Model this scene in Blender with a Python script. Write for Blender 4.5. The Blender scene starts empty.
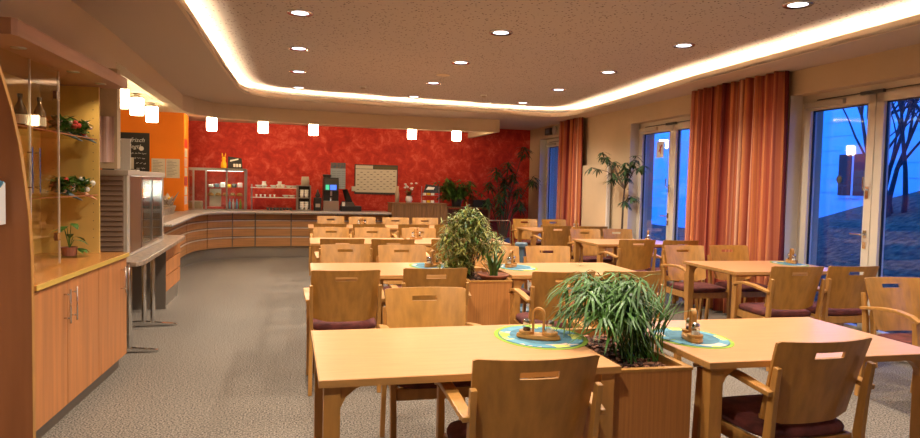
import bpy, bmesh, math, random
from mathutils import Vector, Matrix
R = random.Random(7)
SC = bpy.context.scene
COL = SC.collection
PI = math.pi

# ------------------------------------------------------------------ camera, world, exposure
F_PX = 678.9
PITCH, ROLL, YAW, EYE = 0.04995, 0.0225, 0.26035, 1.459
fw = Vector((math.sin(YAW)*math.cos(PITCH), math.cos(YAW)*math.cos(PITCH), -math.sin(PITCH)))
rt = Vector((math.cos(YAW), -math.sin(YAW), 0)); up = rt.cross(fw)
r2 = math.cos(ROLL)*rt + math.sin(ROLL)*up
u2 = -math.sin(ROLL)*rt + math.cos(ROLL)*up
cd = bpy.data.cameras.new('camera'); cam = bpy.data.objects.new('camera', cd); COL.objects.link(cam)
cam.matrix_world = Matrix(((r2.x, u2.x, -fw.x, 0), (r2.y, u2.y, -fw.y, 0), (r2.z, u2.z, -fw.z, EYE), (0, 0, 0, 1)))
cd.sensor_width = 36; cd.lens = F_PX*36/920; cd.clip_start = 0.05; cd.clip_end = 200
SC.camera = cam
w = bpy.data.worlds.new('dusk_sky'); SC.world = w; w.use_nodes = True
WB = w.node_tree.nodes['Background']; WB.inputs[0].default_value = (0.014, 0.17, 1.0, 1); WB.inputs[1].default_value = 2.9
SC.view_settings.view_transform = 'Standard'; SC.view_settings.look = 'None'
SC.view_settings.gamma = 1; SC.view_settings.exposure = 0.85; SC.view_settings.use_curve_mapping = False
COVE_E, DOWN_W, PEND_E = 62.0, 47.0, 17.0
WARM = (1.0, 0.72, 0.42); COOL = (1.0, 0.88, 0.74)

# ------------------------------------------------------------------ materials
MATS = {}
def mat(name, col, rough=0.5, metal=0.0, emit=None, es=0, var=0.0, scale=8, stretch=(1, 1, 1), bump=0.0, bscale=60, spec=0.5, coat=0.0, col2=None, detail=4):
    m = bpy.data.materials.new(name); m.use_nodes = True; nt = m.node_tree; b = nt.nodes['Principled BSDF']
    b.inputs['Base Color'].default_value = (*col, 1); b.inputs['Roughness'].default_value = rough; b.inputs['Metallic'].default_value = metal
    b.inputs['Specular IOR Level'].default_value = spec; b.inputs['Coat Weight'].default_value = coat; b.inputs['Coat Roughness'].default_value = 0.25
    tc = nt.nodes.new('ShaderNodeTexCoord')
    if var > 0 or col2:
        mp = nt.nodes.new('ShaderNodeMapping'); mp.inputs['Scale'].default_value = stretch
        nz = nt.nodes.new('ShaderNodeTexNoise'); nz.inputs['Scale'].default_value = scale; nz.inputs['Detail'].default_value = detail
        cr = nt.nodes.new('ShaderNodeValToRGB'); c2 = col2 or tuple(c*(1-var) for c in col); c1 = col if col2 else tuple(min(1, c*(1+var*.5)) for c in col)
        cr.color_ramp.elements[0].color = (*c2, 1); cr.color_ramp.elements[1].color = (*c1, 1)
        cr.color_ramp.elements[0].position = 0.32; cr.color_ramp.elements[1].position = 0.68
        nt.links.new(tc.outputs['Object'], mp.inputs[0]); nt.links.new(mp.outputs[0], nz.inputs[0]); nt.links.new(nz.outputs[0], cr.inputs[0]); nt.links.new(cr.outputs[0], b.inputs['Base Color'])
    if bump > 0:
        n2 = nt.nodes.new('ShaderNodeTexNoise'); n2.inputs['Scale'].default_value = bscale
        bp = nt.nodes.new('ShaderNodeBump'); bp.inputs['Strength'].default_value = bump; bp.inputs['Distance'].default_value = 0.01
        nt.links.new(tc.outputs['Object'], n2.inputs[0]); nt.links.new(n2.outputs[0], bp.inputs['Height']); nt.links.new(bp.outputs[0], b.inputs['Normal'])
    if emit: b.inputs['Emission Color'].default_value = (*emit, 1); b.inputs['Emission Strength'].default_value = es
    MATS[name] = m; return m
def sheet_glass(name, tint, refl=0.08, fr=.4):
    m = bpy.data.materials.new(name); m.use_nodes = True; nt = m.node_tree; nt.nodes.clear()
    o = nt.nodes.new('ShaderNodeOutputMaterial'); t = nt.nodes.new('ShaderNodeBsdfTransparent'); g = nt.nodes.new('ShaderNodeBsdfGlossy'); mx = nt.nodes.new('ShaderNodeMixShader')
    t.inputs[0].default_value = (*tint, 1); g.inputs['Roughness'].default_value = 0.02
    lw = nt.nodes.new('ShaderNodeLayerWeight'); lw.inputs[0].default_value = 0.25; ma = nt.nodes.new('ShaderNodeMath'); ma.operation = 'MULTIPLY_ADD'; ma.inputs[1].default_value = fr; ma.inputs[2].default_value = refl; ma.use_clamp = True
    nt.links.new(lw.outputs['Fresnel'], ma.inputs[0]); nt.links.new(ma.outputs[0], mx.inputs[0]); nt.links.new(t.outputs[0], mx.inputs[1]); nt.links.new(g.outputs[0], mx.inputs[2]); nt.links.new(mx.outputs[0], o.inputs[0])
    return m
M_beech = mat('beech_veneer', (0.49, 0.225, 0.040), 0.38, var=0.22, scale=5, stretch=(5, 5, .6), coat=0.15)
M_beech_solid = mat('beech_solid', (0.47, 0.22, 0.05), 0.4, var=0.2, scale=6, stretch=(4, 4, 1), coat=0.15)
M_top = mat('table_laminate', (0.62, 0.31, 0.13), 0.3, var=0.10, scale=5, stretch=(1, 12, 1), coat=0.2)
M_edge = mat('table_edge', (0.48, 0.24, 0.07), 0.4, var=0.15, scale=6, stretch=(1, 10, 10))
M_cab = mat('cherry_cabinet', (0.50, 0.19, 0.055), 0.42, var=0.22, scale=3, stretch=(2, 6, .35), coat=0.1)
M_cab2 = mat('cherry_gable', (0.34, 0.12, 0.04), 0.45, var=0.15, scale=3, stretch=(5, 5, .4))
M_planter = mat('planter_veneer', (0.46, 0.185, 0.045), 0.45, var=0.18, scale=3, stretch=(34, 34, .8))
M_counter = mat('counter_veneer', (0.50, 0.23, 0.08), 0.4, var=0.25, scale=3, stretch=(.5, .5, 14))
M_walnut = mat('walnut_slats', (0.26, 0.12, 0.04), 0.5, var=0.35, scale=4, stretch=(14, 14, .3))
M_maple = mat('yellow_maple', (0.62, 0.42, 0.12), 0.5, var=0.08, scale=3, stretch=(3, 3, .5))
M_seat = mat('burgundy_fabric', (0.13, 0.026, 0.020), 0.9, var=0.5, scale=14, bump=0.3, bscale=120)
M_steel = mat('brushed_steel', (0.55, 0.53, 0.50), 0.28, 1.0)
M_strip = mat('satin_aluminium', (0.74, 0.68, 0.60), 0.35, 0.35)
M_plinth = mat('grey_plinth', (0.16, 0.13, 0.10), 0.5)
M_chrome = mat('chrome', (0.72, 0.72, 0.72), 0.12, 1.0)
M_black = mat('black_plastic', (0.015, 0.014, 0.014), 0.4)
M_dark = mat('dark_grey', (0.06, 0.055, 0.05), 0.5)
M_wall = mat('cream_plaster', (0.56, 0.43, 0.27), 0.85, var=0.06, scale=2, bump=0.15, bscale=40)
M_wall_l = mat('beige_plaster', (0.62, 0.50, 0.355), 0.85, bump=0.1, bscale=40)
M_soffit = mat('soffit_paint', (0.52, 0.43, 0.35), 0.85)
M_lip = mat('cove_lip_paint', (0.68, 0.55, 0.40), 0.7)
M_orange = mat('orange_paint', (0.98, 0.26, 0.01), 0.8, var=0.08, scale=1.5)
M_white = mat('white_paint', (0.72, 0.70, 0.66), 0.4)
M_frame = mat('window_frame_paint', (0.66, 0.58, 0.46), 0.4)
M_jamb = mat('window_jamb_paint', (0.66, 0.62, 0.56), 0.7)
M_paper = mat('paper', (0.70, 0.66, 0.56), 0.8)
M_porc = mat('white_porcelain', (0.80, 0.76, 0.70), 0.2)
M_ink = mat('printed_ink', (0.04, 0.04, 0.04), 0.8)
M_chalk = mat('chalk', (0.8, 0.8, 0.76), 0.9)
M_leaf = mat('leaf_deep_green', (0.065, 0.165, 0.02), 0.45, var=0.5, scale=9)
M_leaf_y = mat('leaf_yellow_green', (0.33, 0.33, 0.07), 0.5, var=0.55, scale=14)
M_leaf_d = mat('leaf_dark', (0.035, 0.085, 0.022), 0.5, var=0.4, scale=8)
M_stem = mat('woody_stem', (0.10, 0.06, 0.03), 0.8)
M_bark = mat('bark_mulch', (0.13, 0.05, 0.025), 0.9, col2=(0.02, 0.008, 0.005), scale=60, bump=1.0, bscale=70)
M_terra = mat('terracotta', (0.30, 0.10, 0.05), 0.7)
M_led = mat('led_strip', (1, .8, .5), emit=(1.0, 0.77, 0.50), es=COVE_E)
M_diff = mat('downlight_diffuser', (.9, .9, .9), emit=(0.80, 0.86, 1.0), es=2.2)
M_glow = mat('pendant_glass', (0.9, 0.85, 0.75), 0.3, emit=(1.0, 0.74, 0.42), es=PEND_E)
M_pane = sheet_glass('window_glass', (0.96, 0.97, 0.98), 0.02, .22)
M_glass = sheet_glass('clear_glass', (0.93, 0.96, 0.94), 0.06)
M_glass_y = sheet_glass('cabinet_glass', (0.95, 0.93, 0.84), 0.03, .12)
M_granite = mat('speckled_marble', (0.48, 0.36, 0.26), 0.3, col2=(0.12, 0.09, 0.065), scale=22, coat=.2)
M_green = mat('lime_cloth', (0.24, 0.36, 0.03), 0.9)
M_yellow = mat('yellow_plastic', (0.85, 0.50, 0.01), 0.4)
M_red = mat('red_label', (0.6, 0.03, 0.02), 0.5)
M_pink = mat('pink_paper', (0.78, 0.56, 0.52), 0.7)
M_blue = mat('light_blue_card', (0.16, 0.40, 0.62), 0.5)
M_slate = mat('slate_blue_plastic', (0.09, 0.14, 0.17), 0.4)
M_lcd = mat('lit_screen', (0.05, 0.1, 0.4), emit=(0.05, 0.15, 0.9), es=1.0)
M_lcdg = mat('lit_green_button', (0.05, 0.3, 0.15), emit=(0.05, 0.6, 0.3), es=0.6)
M_tube = mat('showcase_tube', (1, 1, 1), emit=(1, 0.95, 0.85), es=3)
M_beige = mat('beige_metal', (0.44, 0.38, 0.30), 0.45)
M_louver = mat('louver_brown', (0.20, 0.12, 0.075), 0.5)
M_glassgreen = mat('green_bottle_glass', (0.05, 0.09, 0.02), 0.1, coat=.5)
M_reflect = mat('pale_soap', (0.45, 0.34, 0.22), 0.3)
M_siding = mat('pale_siding', (0.78, 0.80, 0.84), 0.8)
M_grass = mat('dark_grass', (0.20, 0.12, 0.045), 1.0, col2=(0.006, 0.006, 0.003), scale=11, detail=14, bump=1, bscale=30)
M_branch = mat('bare_bark', (0.03, 0.025, 0.03), 0.9)
M_curt_brown = mat('far_curtain', (0.18, 0.05, 0.03), 0.9)

def nodes_extra():
    # red wiped paint
    m = mat('red_wiped_plaster', (0.55, 0.02, 0.008), 0.7); nt = m.node_tree; b = nt.nodes['Principled BSDF']
    tc = nt.nodes.new('ShaderNodeTexCoord'); n1 = nt.nodes.new('ShaderNodeTexNoise'); n1.inputs['Scale'].default_value = 5.0; n1.inputs['Detail'].default_value = 10; n1.inputs['Roughness'].default_value = .72; n1.inputs['Distortion'].default_value = .5
    cr = nt.nodes.new('ShaderNodeValToRGB'); e = cr.color_ramp.elements; e[0].position = .35; e[0].color = (.40, .012, .006, 1); e[1].position = .75; e[1].color = (.85, .20, .12, 1); k = e.new(.53); k.color = (.60, .035, .016, 1)
    nt.links.new(tc.outputs['Object'], n1.inputs[0]); nt.links.new(n1.outputs[0], cr.inputs[0]); nt.links.new(cr.outputs[0], b.inputs['Base Color'])
    # carpet
    m2 = mat('speckled_carpet', (0.2, 0.17, 0.13), 0.95, spec=.2); nt = m2.node_tree; b = nt.nodes['Principled BSDF']
    tc = nt.nodes.new('ShaderNodeTexCoord'); n1 = nt.nodes.new('ShaderNodeTexNoise'); n1.inputs['Scale'].default_value = 95; n1.inputs['Detail'].default_value = 2
    cr = nt.nodes.new('ShaderNodeValToRGB'); e = cr.color_ramp.elements; e[0].position = .40; e[0].color = (.085, .068, .052, 1); e[1].position = .60; e[1].color = (.34, .285, .225, 1)
    n3 = nt.nodes.new('ShaderNodeTexNoise'); n3.inputs['Scale'].default_value = .6
    mx = nt.nodes.new('ShaderNodeMix'); mx.data_type = 'RGBA'; mx.blend_type = 'MULTIPLY'; mx.inputs[0].default_value = .35
    nt.links.new(tc.outputs['Object'], n1.inputs[0]); nt.links.new(n1.outputs[0], cr.inputs[0]); nt.links.new(tc.outputs['Object'], n3.inputs[0]); nt.links.new(cr.outputs[0], mx.inputs[6]); nt.links.new(n3.outputs[0], mx.inputs[7]); nt.links.new(mx.outputs[2], b.inputs['Base Color'])
    # perforated acoustic ceiling
    m3 = mat('perforated_ceiling', (0.4, 0.33, 0.29), 0.9); nt = m3.node_tree; b = nt.nodes['Principled BSDF']
    tc = nt.nodes.new('ShaderNodeTexCoord'); v = nt.nodes.new('ShaderNodeTexVoronoi'); v.inputs['Scale'].default_value = 26; v.inputs['Randomness'].default_value = 1.0
    cr = nt.nodes.new('ShaderNodeValToRGB'); cr.color_ramp.interpolation = 'LINEAR'; e = cr.color_ramp.elements; e[0].position = .17; e[0].color = (.09, .065, .052, 1); e[1].position = .25; e[1].color = (.50, .45, .425, 1)
    nt.links.new(tc.outputs['Object'], v.inputs[0]); nt.links.new(v.outputs['Distance'], cr.inputs[0]); nt.links.new(cr.outputs[0], b.inputs['Base Color'])
    # striped curtain fabric, stripes along the cloth's own length coordinate (uv)
    m4 = mat('striped_curtain', (0.5, 0.15, 0.06), 0.85, spec=.2); nt = m4.node_tree; b = nt.nodes['Principled BSDF']
    uv = nt.nodes.new('ShaderNodeUVMap'); sp = nt.nodes.new('ShaderNodeSeparateXYZ'); n1 = nt.nodes.new('ShaderNodeTexNoise'); n1.noise_dimensions = '1D'; n1.inputs['Scale'].default_value = 1.7; n1.inputs['Detail'].default_value = 5; n1.inputs['Roughness'].default_value = .6
    cr = nt.nodes.new('ShaderNodeValToRGB'); e = cr.color_ramp.elements; e[0].position = .36; e[0].color = (.16, .025, .022, 1); e[1].position = .66; e[1].color = (.74, .40, .24, 1)
    for p_, c_ in ((.42, (.34, .06, .04)), (.49, (.54, .17, .09)), (.54, (.64, .24, .08)), (.59, (.42, .10, .06))): k = e.new(p_); k.color = (*c_, 1)
    nt.links.new(uv.outputs[0], sp.inputs[0]); nt.links.new(sp.outputs[0], n1.inputs['W']); nt.links.new(n1.outputs[0], cr.inputs[0]); nt.links.new(cr.outputs[0], b.inputs['Base Color'])
    # place mat: blue centre, patterned band, lime rim
    m5 = mat('placemat_print', (0.1, 0.3, 0.4), 0.85); nt = m5.node_tree; b = nt.nodes['Principled BSDF']
    tc = nt.nodes.new('ShaderNodeTexCoord'); mp = nt.nodes.new('ShaderNodeMapping'); mp.inputs['Scale'].default_value = (14, 14, 0.001); v = nt.nodes.new('ShaderNodeTexVoronoi'); v.inputs['Scale'].default_value = 1; v.distance = 'CHEBYCHEV'
    cr = nt.nodes.new('ShaderNodeValToRGB'); cr.color_ramp.interpolation = 'CONSTANT'; e = cr.color_ramp.elements; e[0].position = 0; e[0].color = (.10, .26, .34, 1); e[1].position = .25; e[1].color = (.62, .62, .14, 1)
    for p_, c_ in ((.4, (.10, .22, .30)), (.52, (.70, .52, .40)), (.64, (.50, .08, .05)), (.70, (.30, .45, .06)), (.8, (.12, .30, .38))): k = e.new(p_); k.color = (*c_, 1)
    sx = nt.nodes.new('ShaderNodeSeparateColor'); nt.links.new(tc.outputs['Object'], mp.inputs[0]); nt.links.new(mp.outputs[0], v.inputs[0]); nt.links.new(v.outputs['Color'], sx.inputs[0]); nt.links.new(sx.outputs[0], cr.inputs[0]); nt.links.new(cr.outputs[0], b.inputs['Base Color'])
    M_b = mat('placemat_blue', (0.07, 0.19, 0.25), 0.85, var=.3, scale=20)
    return m, m2, m3, m4, m5, M_b
M_redwall, M_carpet, M_ceil, M_curtain, M_matband, M_matblue = nodes_extra()

# ------------------------------------------------------------------ mesh helpers
class MB:
    def __init__(s): s.v = []; s.f = []; s.mi = []; s.uv = None
    def box(s, a, b, mi=0, M=None):
        x0, y0, z0 = a; x1, y1, z1 = b; n = len(s.v)
        vs = [(x0, y0, z0), (x1, y0, z0), (x1, y1, z0), (x0, y1, z0), (x0, y0, z1), (x1, y0, z1), (x1, y1, z1), (x0, y1, z1)]
        s.v += [tuple(M @ Vector(p)) if M else p for p in vs]
        s.f += [(n, n+3, n+2, n+1), (n+4, n+5, n+6, n+7), (n, n+1, n+5, n+4), (n+1, n+2, n+6, n+5), (n+2, n+3, n+7, n+6), (n+3, n, n+4, n+7)]; s.mi += [mi]*6; return s
    def loft(s, rings, mi=0, closed=True, caps=True):
        n = len(s.v); k = len(rings[0])
        for r in rings: s.v += [tuple(p) for p in r]
        for i in range(len(rings)-1):
            for j in range(k if closed else k-1):
                a = n+i*k+j; b = n+i*k+(j+1) % k; s.f.append((a, b, b+k, a+k)); s.mi.append(mi)
        if caps and closed:
            s.f.append(tuple(n+j for j in range(k))[::-1]); s.f.append(tuple(n+(len(rings)-1)*k+j for j in range(k))); s.mi += [mi, mi]
        return s
    def bar(s, pts, sizes, mi=0, upv=(1, 0, 0)):
        # rectangular section swept along points; sizes = (w along upv, h across)
        rings = []; P = [Vector(p) for p in pts]
        for i, p in enumerate(P):
            d = (P[min(i+1, len(P)-1)]-P[max(i-1, 0)]).normalized(); a = Vector(upv); a = (a-d*a.dot(d)).normalized(); b = d.cross(a)
            w_, h_ = sizes[i] if isinstance(sizes, list) else sizes; w_ /= 2; h_ /= 2
            rings.append([p+a*w_+b*h_, p-a*w_+b*h_, p-a*w_-b*h_, p+a*w_-b*h_])
        return s.loft(rings, mi)
    def tube(s, pts, r, seg=8, mi=0):
        P = [Vector(p) for p in pts]; rings = []; prev = None
        for i, p in enumerate(P):
            d = (P[min(i+1, len(P)-1)]-P[max(i-1, 0)]).normalized()
            if prev is None: prev = d.orthogonal().normalized()
            a = (prev-d*prev.dot(d)).normalized(); prev = a; b = d.cross(a); rr = r[i] if isinstance(r, (list, tuple)) else r
            rings.append([p+(a*math.cos(t*2*PI/seg)+b*math.sin(t*2*PI/seg))*rr for t in range(seg)])
        return s.loft(rings, mi)
    def lathe(s, prof, c=(0, 0, 0), seg=20, mi=0, sx=1, sy=1, caps=True):
        rings = [[(c[0]+r*sx*math.cos(2*PI*t/seg), c[1]+r*sy*math.sin(2*PI*t/seg), c[2]+z) for t in range(seg)] for r, z in prof]
        return s.loft(rings, mi, caps=caps)
    def prism(s, poly, z0, z1, mi=0):
        return s.loft([[(x, y, z0) for x, y in poly], [(x, y, z1) for x, y in poly]], mi)
    def quad(s, a, b, c, d, mi=0):
        n = len(s.v); s.v += [tuple(a), tuple(b), tuple(c), tuple(d)]; s.f.append((n, n+1, n+2, n+3)); s.mi.append(mi); return s
    def leaf(s, p, d, L, wd, droop=0.3, seg=3, mi=0, side=None):
        p = Vector(p); d = Vector(d).normalized(); sd = side or d.cross(Vector((0, 0, 1)))
        sd = Vector(sd); sd = sd.normalized() if sd.length > .01 else Vector((1, 0, 0)); n = len(s.v); prof = [0.35, 1.0, 0.75, 0.08] if seg == 3 else [0.4, 1.0, 0.1]
        for i in range(seg+1):
            hw = wd*prof[i]*.5; s.v += [tuple(p-sd*hw), tuple(p+sd*hw)]
            if i < seg: d = (d+Vector((0, 0, -droop))).normalized(); p = p+d*(L/seg)
        for i in range(seg): a = n+2*i; s.f.append((a, a+1, a+3, a+2)); s.mi.append(mi)
        return s
    def build(s, name, mats, parent=None, smooth=False, bevel=0, loc=None, solid=0):
        me = bpy.data.meshes.new(name); me.from_pydata(s.v, [], s.f); me.update()
        for m in (mats if isinstance(mats, (list, tuple)) else [mats]): me.materials.append(m)
        me.polygons.foreach_set('material_index', s.mi)
        bm = bmesh.new(); bm.from_mesh(me)
        if not solid: bmesh.ops.recalc_face_normals(bm, faces=bm.faces)
        bm.to_mesh(me); bm.free()
        if smooth: me.polygons.foreach_set('use_smooth', [True]*len(me.polygons))
        o = bpy.data.objects.new(name, me); COL.objects.link(o)
        if parent: o.parent = parent
        if loc: o.location = loc
        if bevel: b = o.modifiers.new('b', 'BEVEL'); b.width = bevel; b.segments = 2; b.limit_method = 'ANGLE'
        return o
def bx(name, a, b, m, parent=None, bevel=0): return MB().box(a, b).build(name, m, parent, bevel=bevel)
def thing(name, label, cat, loc=(0, 0, 0), rz=0, group=None):
    o = bpy.data.objects.new(name, None); COL.objects.link(o); o.location = loc; o.rotation_euler = (0, 0, rz); o.empty_display_size = .1
    o['label'] = label; o['category'] = cat
    if group: o['group'] = group
    return o
def tag(o, label, cat, group=None):
    o['label'] = label; o['category'] = cat
    if group: o['group'] = group
    return o
def struct(o): o['kind'] = 'structure'; return o
def dup(root, loc, rz, label, group=None):
    r = root.copy(); COL.objects.link(r); r.location = loc; r.rotation_euler = (0, 0, rz); r['label'] = label
    if group: r['group'] = group
    for ch in list(root.children):
        c = ch.copy(); COL.objects.link(c); c.parent = r
        for g in list(ch.children): d = g.copy(); COL.objects.link(d); d.parent = c
    return r
def text(name, s_, size, m, parent, loc, rot, align='LEFT', shear=0, ext=0.0005):
    cu = bpy.data.curves.new(name, 'FONT'); cu.body = s_; cu.size = size; cu.align_x = align; cu.shear = shear; cu.extrude = ext; cu.resolution_u = 2
    t = bpy.data.objects.new(name, cu); me = bpy.data.meshes.new_from_object(t); bpy.data.objects.remove(t)
    me.materials.clear(); me.materials.append(m); o = bpy.data.objects.new(name, me); COL.objects.link(o); o.parent = parent; o.location = loc; o.rotation_euler = rot; return o
UPR = (PI/2, 0, 0)  # text standing, facing -y

# ------------------------------------------------------------------ setting
TH = 0.03
def wx(y): return 5.117+math.tan(TH)*(y-3)      # inner face of the window wall
BACK = 14.5
Z_S, Z_C = 2.73, 2.885
struct(MB().box((-3.7, -2.6, -.1), (6.2, 15.0, 0)).build('floor', M_carpet))
struct(MB().box((-3.7, -2.6, Z_C), (6.2, 15.0, Z_C+.1)).build('ceiling', M_ceil))
struct(MB().box((-3.7, BACK, 0), (6.2, BACK+.25, 3.0)).build('wall_back', M_redwall))
struct(MB().box((-3.7, -2.8, 0), (6.2, -2.6, 3.0)).build('wall_front', M_wall_l))
wl = MB(); wl.box((-1.95, -2.6, 0), (-1.85, 6.28, 3.0)); wl.prism([(-1.85, -2.6), (-1.54, -2.6), (-1.47, 5.5), (-1.43, 6.75), (-1.85, 6.75)], 2.225, 2.95)
struct(wl.build('wall_left', M_wall_l))
struct(MB().box((-3.7, 6.28, 0), (-3.6, 15, 3.0)).box((-3.7, 6.18, 0), (-1.95, 6.28, 3.0)).build('wall_kitchen', M_wall))
struct(MB().box((-1.84, 6.10, 1.53), (-1.285, 6.22, 2.34)).build('wall_partition', M_wall))
struct(MB().box((-3.6, 12.9, 0), (-1.64, 13.5, 2.62)).build('wall_orange', M_orange))

# window wall with three seen openings (double glass doors) plus an unseen one added for light, local frame along the wall
HEAD = 2.48; TW = 0.42
OPEN = [(6.10, 4.14), (9.68, 7.60), (13.83, 11.75), (2.9, 0.8)]
def wp(y, off, z): n = Vector((math.cos(TH), -math.sin(TH), 0)); return Vector((wx(y), y, z))+n*off
def wbox(mb, y0, y1, o0, o1, z0, z1, mi=0):
    r = [[wp(y0, o0, z), wp(y0, o1, z), wp(y1, o1, z), wp(y1, o0, z)] for z in (z0, z1)]; return mb.loft(r, mi)
ww = MB(); edges = sorted([e for o in OPEN for e in o]); ys = [-2.7]+edges+[14.6]
for i in range(0, len(ys), 2): wbox(ww, ys[i], ys[i+1], 0, TW, 0, 3.0)
for a, b in OPEN: wbox(ww, b, a, 0, TW, HEAD, 3.0)
struct(ww.build('wall_right', M_wall))
OFF = 0.15
def win(n, y1, y0):
    # y1 far end, y0 near end; outer frame, two leaves with glass
    fr = MB(); wbox(fr, y1-.07, y1, OFF, OFF+.09, 0, HEAD); wbox(fr, y0, y0+.07, OFF, OFF+.09, 0, HEAD); wbox(fr, y0, y1, OFF, OFF+.09, HEAD-.09, HEAD); wbox(fr, y0, y1, OFF, OFF+.09, 0, .05)
    root = struct(fr.build('window_%d' % n, M_frame))
    ym = (y0+y1)/2; jb = MB()
    wbox(jb, y1-.004, y1, .002, OFF, 0, HEAD); wbox(jb, y0, y0+.004, .002, OFF, 0, HEAD)
    jb.build('jamb', M_jamb, root)
    for a, b, hs in ((y1-.07, ym+.005, 1), (ym-.005, y0+.07, 0)):
        lf = MB(); wbox(lf, a-.085, a, OFF-.02, OFF+.06, .05, HEAD-.09); wbox(lf, b, b+.085, OFF-.02, OFF+.06, .05, HEAD-.09); wbox(lf, b, a, OFF-.02, OFF+.06, HEAD-.17, HEAD-.09); wbox(lf, b, a, OFF-.02, OFF+.06, .05, .20)
        lo = lf.build('door_leaf', M_frame, root)
        g = MB(); wbox(g, b+.085, a-.085, OFF+.015, OFF+.021, .2, HEAD-.17); g.build('pane', M_pane, lo)
        sl = MB(); e = .012
        wbox(sl, a-.097, a-.085, OFF+.01, OFF+.03, .2, HEAD-.17); wbox(sl, b+.085, b+.097, OFF+.01, OFF+.03, .2, HEAD-.17); wbox(sl, b+.085, a-.085, OFF+.01, OFF+.03, HEAD-.182, HEAD-.17)
        sl.build('seal', M_black, lo)
        if hs:
            h = MB(); p = lambda yy, oo, zz: wp(yy, oo, zz)
            h.tube([p(b+.045, OFF-.02, 1.08), p(b+.045, OFF-.07, 1.08), p(b+.06, OFF-.075, 1.08), p(b+.17, OFF-.075, 1.08)], .009)
            wbox(h, b+.025, b+.065, OFF-.03, OFF-.02, 1.05, 1.12); wbox(h, b+.025, b+.065, OFF-.03, OFF-.02, .95, 1.01)
            h.build('lever_handle', M_chrome, lo)
            h = MB(); h.tube([p(b+.045, OFF-.02, 1.50), p(b+.045, OFF-.07, 1.50), p(b+.045, OFF-.075, 1.52), p(b+.045, OFF-.075, 1.62)], .009); wbox(h, b+.025, b+.065, OFF-.03, OFF-.02, 1.42, 1.53); h.build('pull_handle', M_chrome, lo)
    # closer rail across the head
    c = MB(); wbox(c, y1-.62, y1-.10, OFF-.06, OFF-.02, HEAD-.145, HEAD-.095); c.build('door_closer', M_beige, root)
    c = MB(); c.tube([wp(y0+.3, OFF-.03, HEAD-.07), wp(y1-.25, OFF-.03, HEAD-.07)], .006, 6); wbox(c, ym-.1, ym+.16, OFF-.05, OFF-.02, HEAD-.09, HEAD-.06); c.build('closer_rail', M_dark, root)
    return root
W1 = win(1, *OPEN[0]); W2 = win(2, *OPEN[1]); W3 = win(3, *OPEN[2]); W_unseen = win(4, *OPEN[3])  # last window is out of view, added to let blue dusk light in

# soffit with the recessed light cove
inner = [(-.86, -1.6), (-.71, 5.26), (-.60, 8.78), (-.55, 10.0), (-.46, 10.5), (-.20, 10.85), (.15, 11.02), (.77, 11.15), (1.94, 11.34), (3.38, 11.48), (4.3, 11.56), (4.72, 11.52), (4.93, 11.32), (4.98, 10.9), (4.87, 9.22), (4.67, 7.12), (4.56, 4.05), (4.40, -1.6)]
outer = [(-1.85, -2.6), (-1.6, 5.26), (-1.43, 8.78), (-1.43, 10.0), (-1.43, 11.1), (-1.1, 11.98), (-.5, 12.34), (.77, 12.55), (1.94, 12.72), (3.38, 14.5), (4.3, 14.5), (5.0, 14.5), (5.47, 14.5), (5.39, 10.9), (5.32, 9.22), (5.25, 7.12), (5.16, 4.05), (4.95, -2.6)]
so = MB(); n = len(inner)
for i in range(n):
    j = (i+1) % n
    a, b, c, d = inner[i], inner[j], outer[j], outer[i]
    r = [[(p[0], p[1], z) for p in (a, b, c, d)] for z in (Z_S, Z_S+.025)]
    so.loft(r, 0, True, True)
# fill between curved bulkhead and straight back ceiling on the right end
so.loft([[(x, y, z) for x, y in ((1.94, 12.72), (4.08, 12.55), (4.08, 14.5), (3.38, 14.5))] for z in (Z_S+.001, Z_S+.025)])
struct(so.build('ceiling_soffit', M_soffit))
def offset_path(path, d):
    out = []
    for i, p in enumerate(path):
        a = Vector(path[max(i-1, 0)]); b = Vector(path[min(i+1, len(path)-1)]); t = (b-a).normalized(); out.append((p[0]-t.y*d, p[1]+t.x*d))
    return out
out05 = offset_path(inner, .03); led1 = offset_path(inner, .10); led2 = offset_path(inner, .125)
lp = MB()
for i in range(n-1):
    lp.loft([[(p[0], p[1], z) for p in (inner[i], inner[i+1], out05[i+1], out05[i])] for z in (Z_S-.002, Z_S+.068)])
struct(lp.build('trim_1', M_lip))
ld = MB()
for i in range(n-1):
    ld.loft([[(p[0], p[1], z) for p in (led1[i], led1[i+1], led2[i+1], led2[i])] for z in (Z_S+.03, Z_S+.045)])
tag(ld.build('cove_light_strip', M_led), 'warm glowing light strip hidden behind the lip of the ceiling recess', 'light strip')

# bulkhead over the serving counter
bh = [(-1.43, 6.75), (-1.43, 8.78), (-1.43, 10.0), (-1.43, 11.1), (-1.33, 11.62), (-1.1, 11.98), (-.83, 12.2), (-.5, 12.34), (.2, 12.47), (.77, 12.55), (1.94, 12.68), (3.0, 12.65), (4.08, 12.50)]
bo = offset_path(bh, .12); b_ = MB()
b_.loft([[(a[0], a[1], 2.495), (a[0], a[1], Z_S+.02), (o_[0], o_[1], Z_S+.02), (o_[0], o_[1], 2.495)] for a, o_ in zip(bh, bo)])
b_.box((4.0, 12.5, 2.495), (4.08, BACK, Z_S+.02))
bb = struct(b_.build('wall_bulkhead', M_wall_l, smooth=False))
zc = MB(); poly = [(-3.6, 6.28)]+[(-1.95, 6.28), (-1.87, 6.8)]+bo[:-1]+[(4.02, 12.6), (4.02, BACK), (-3.6, BACK)]
zc.prism(poly, 2.62, 2.66); struct(zc.build('ceiling_counter', M_lip))

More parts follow.
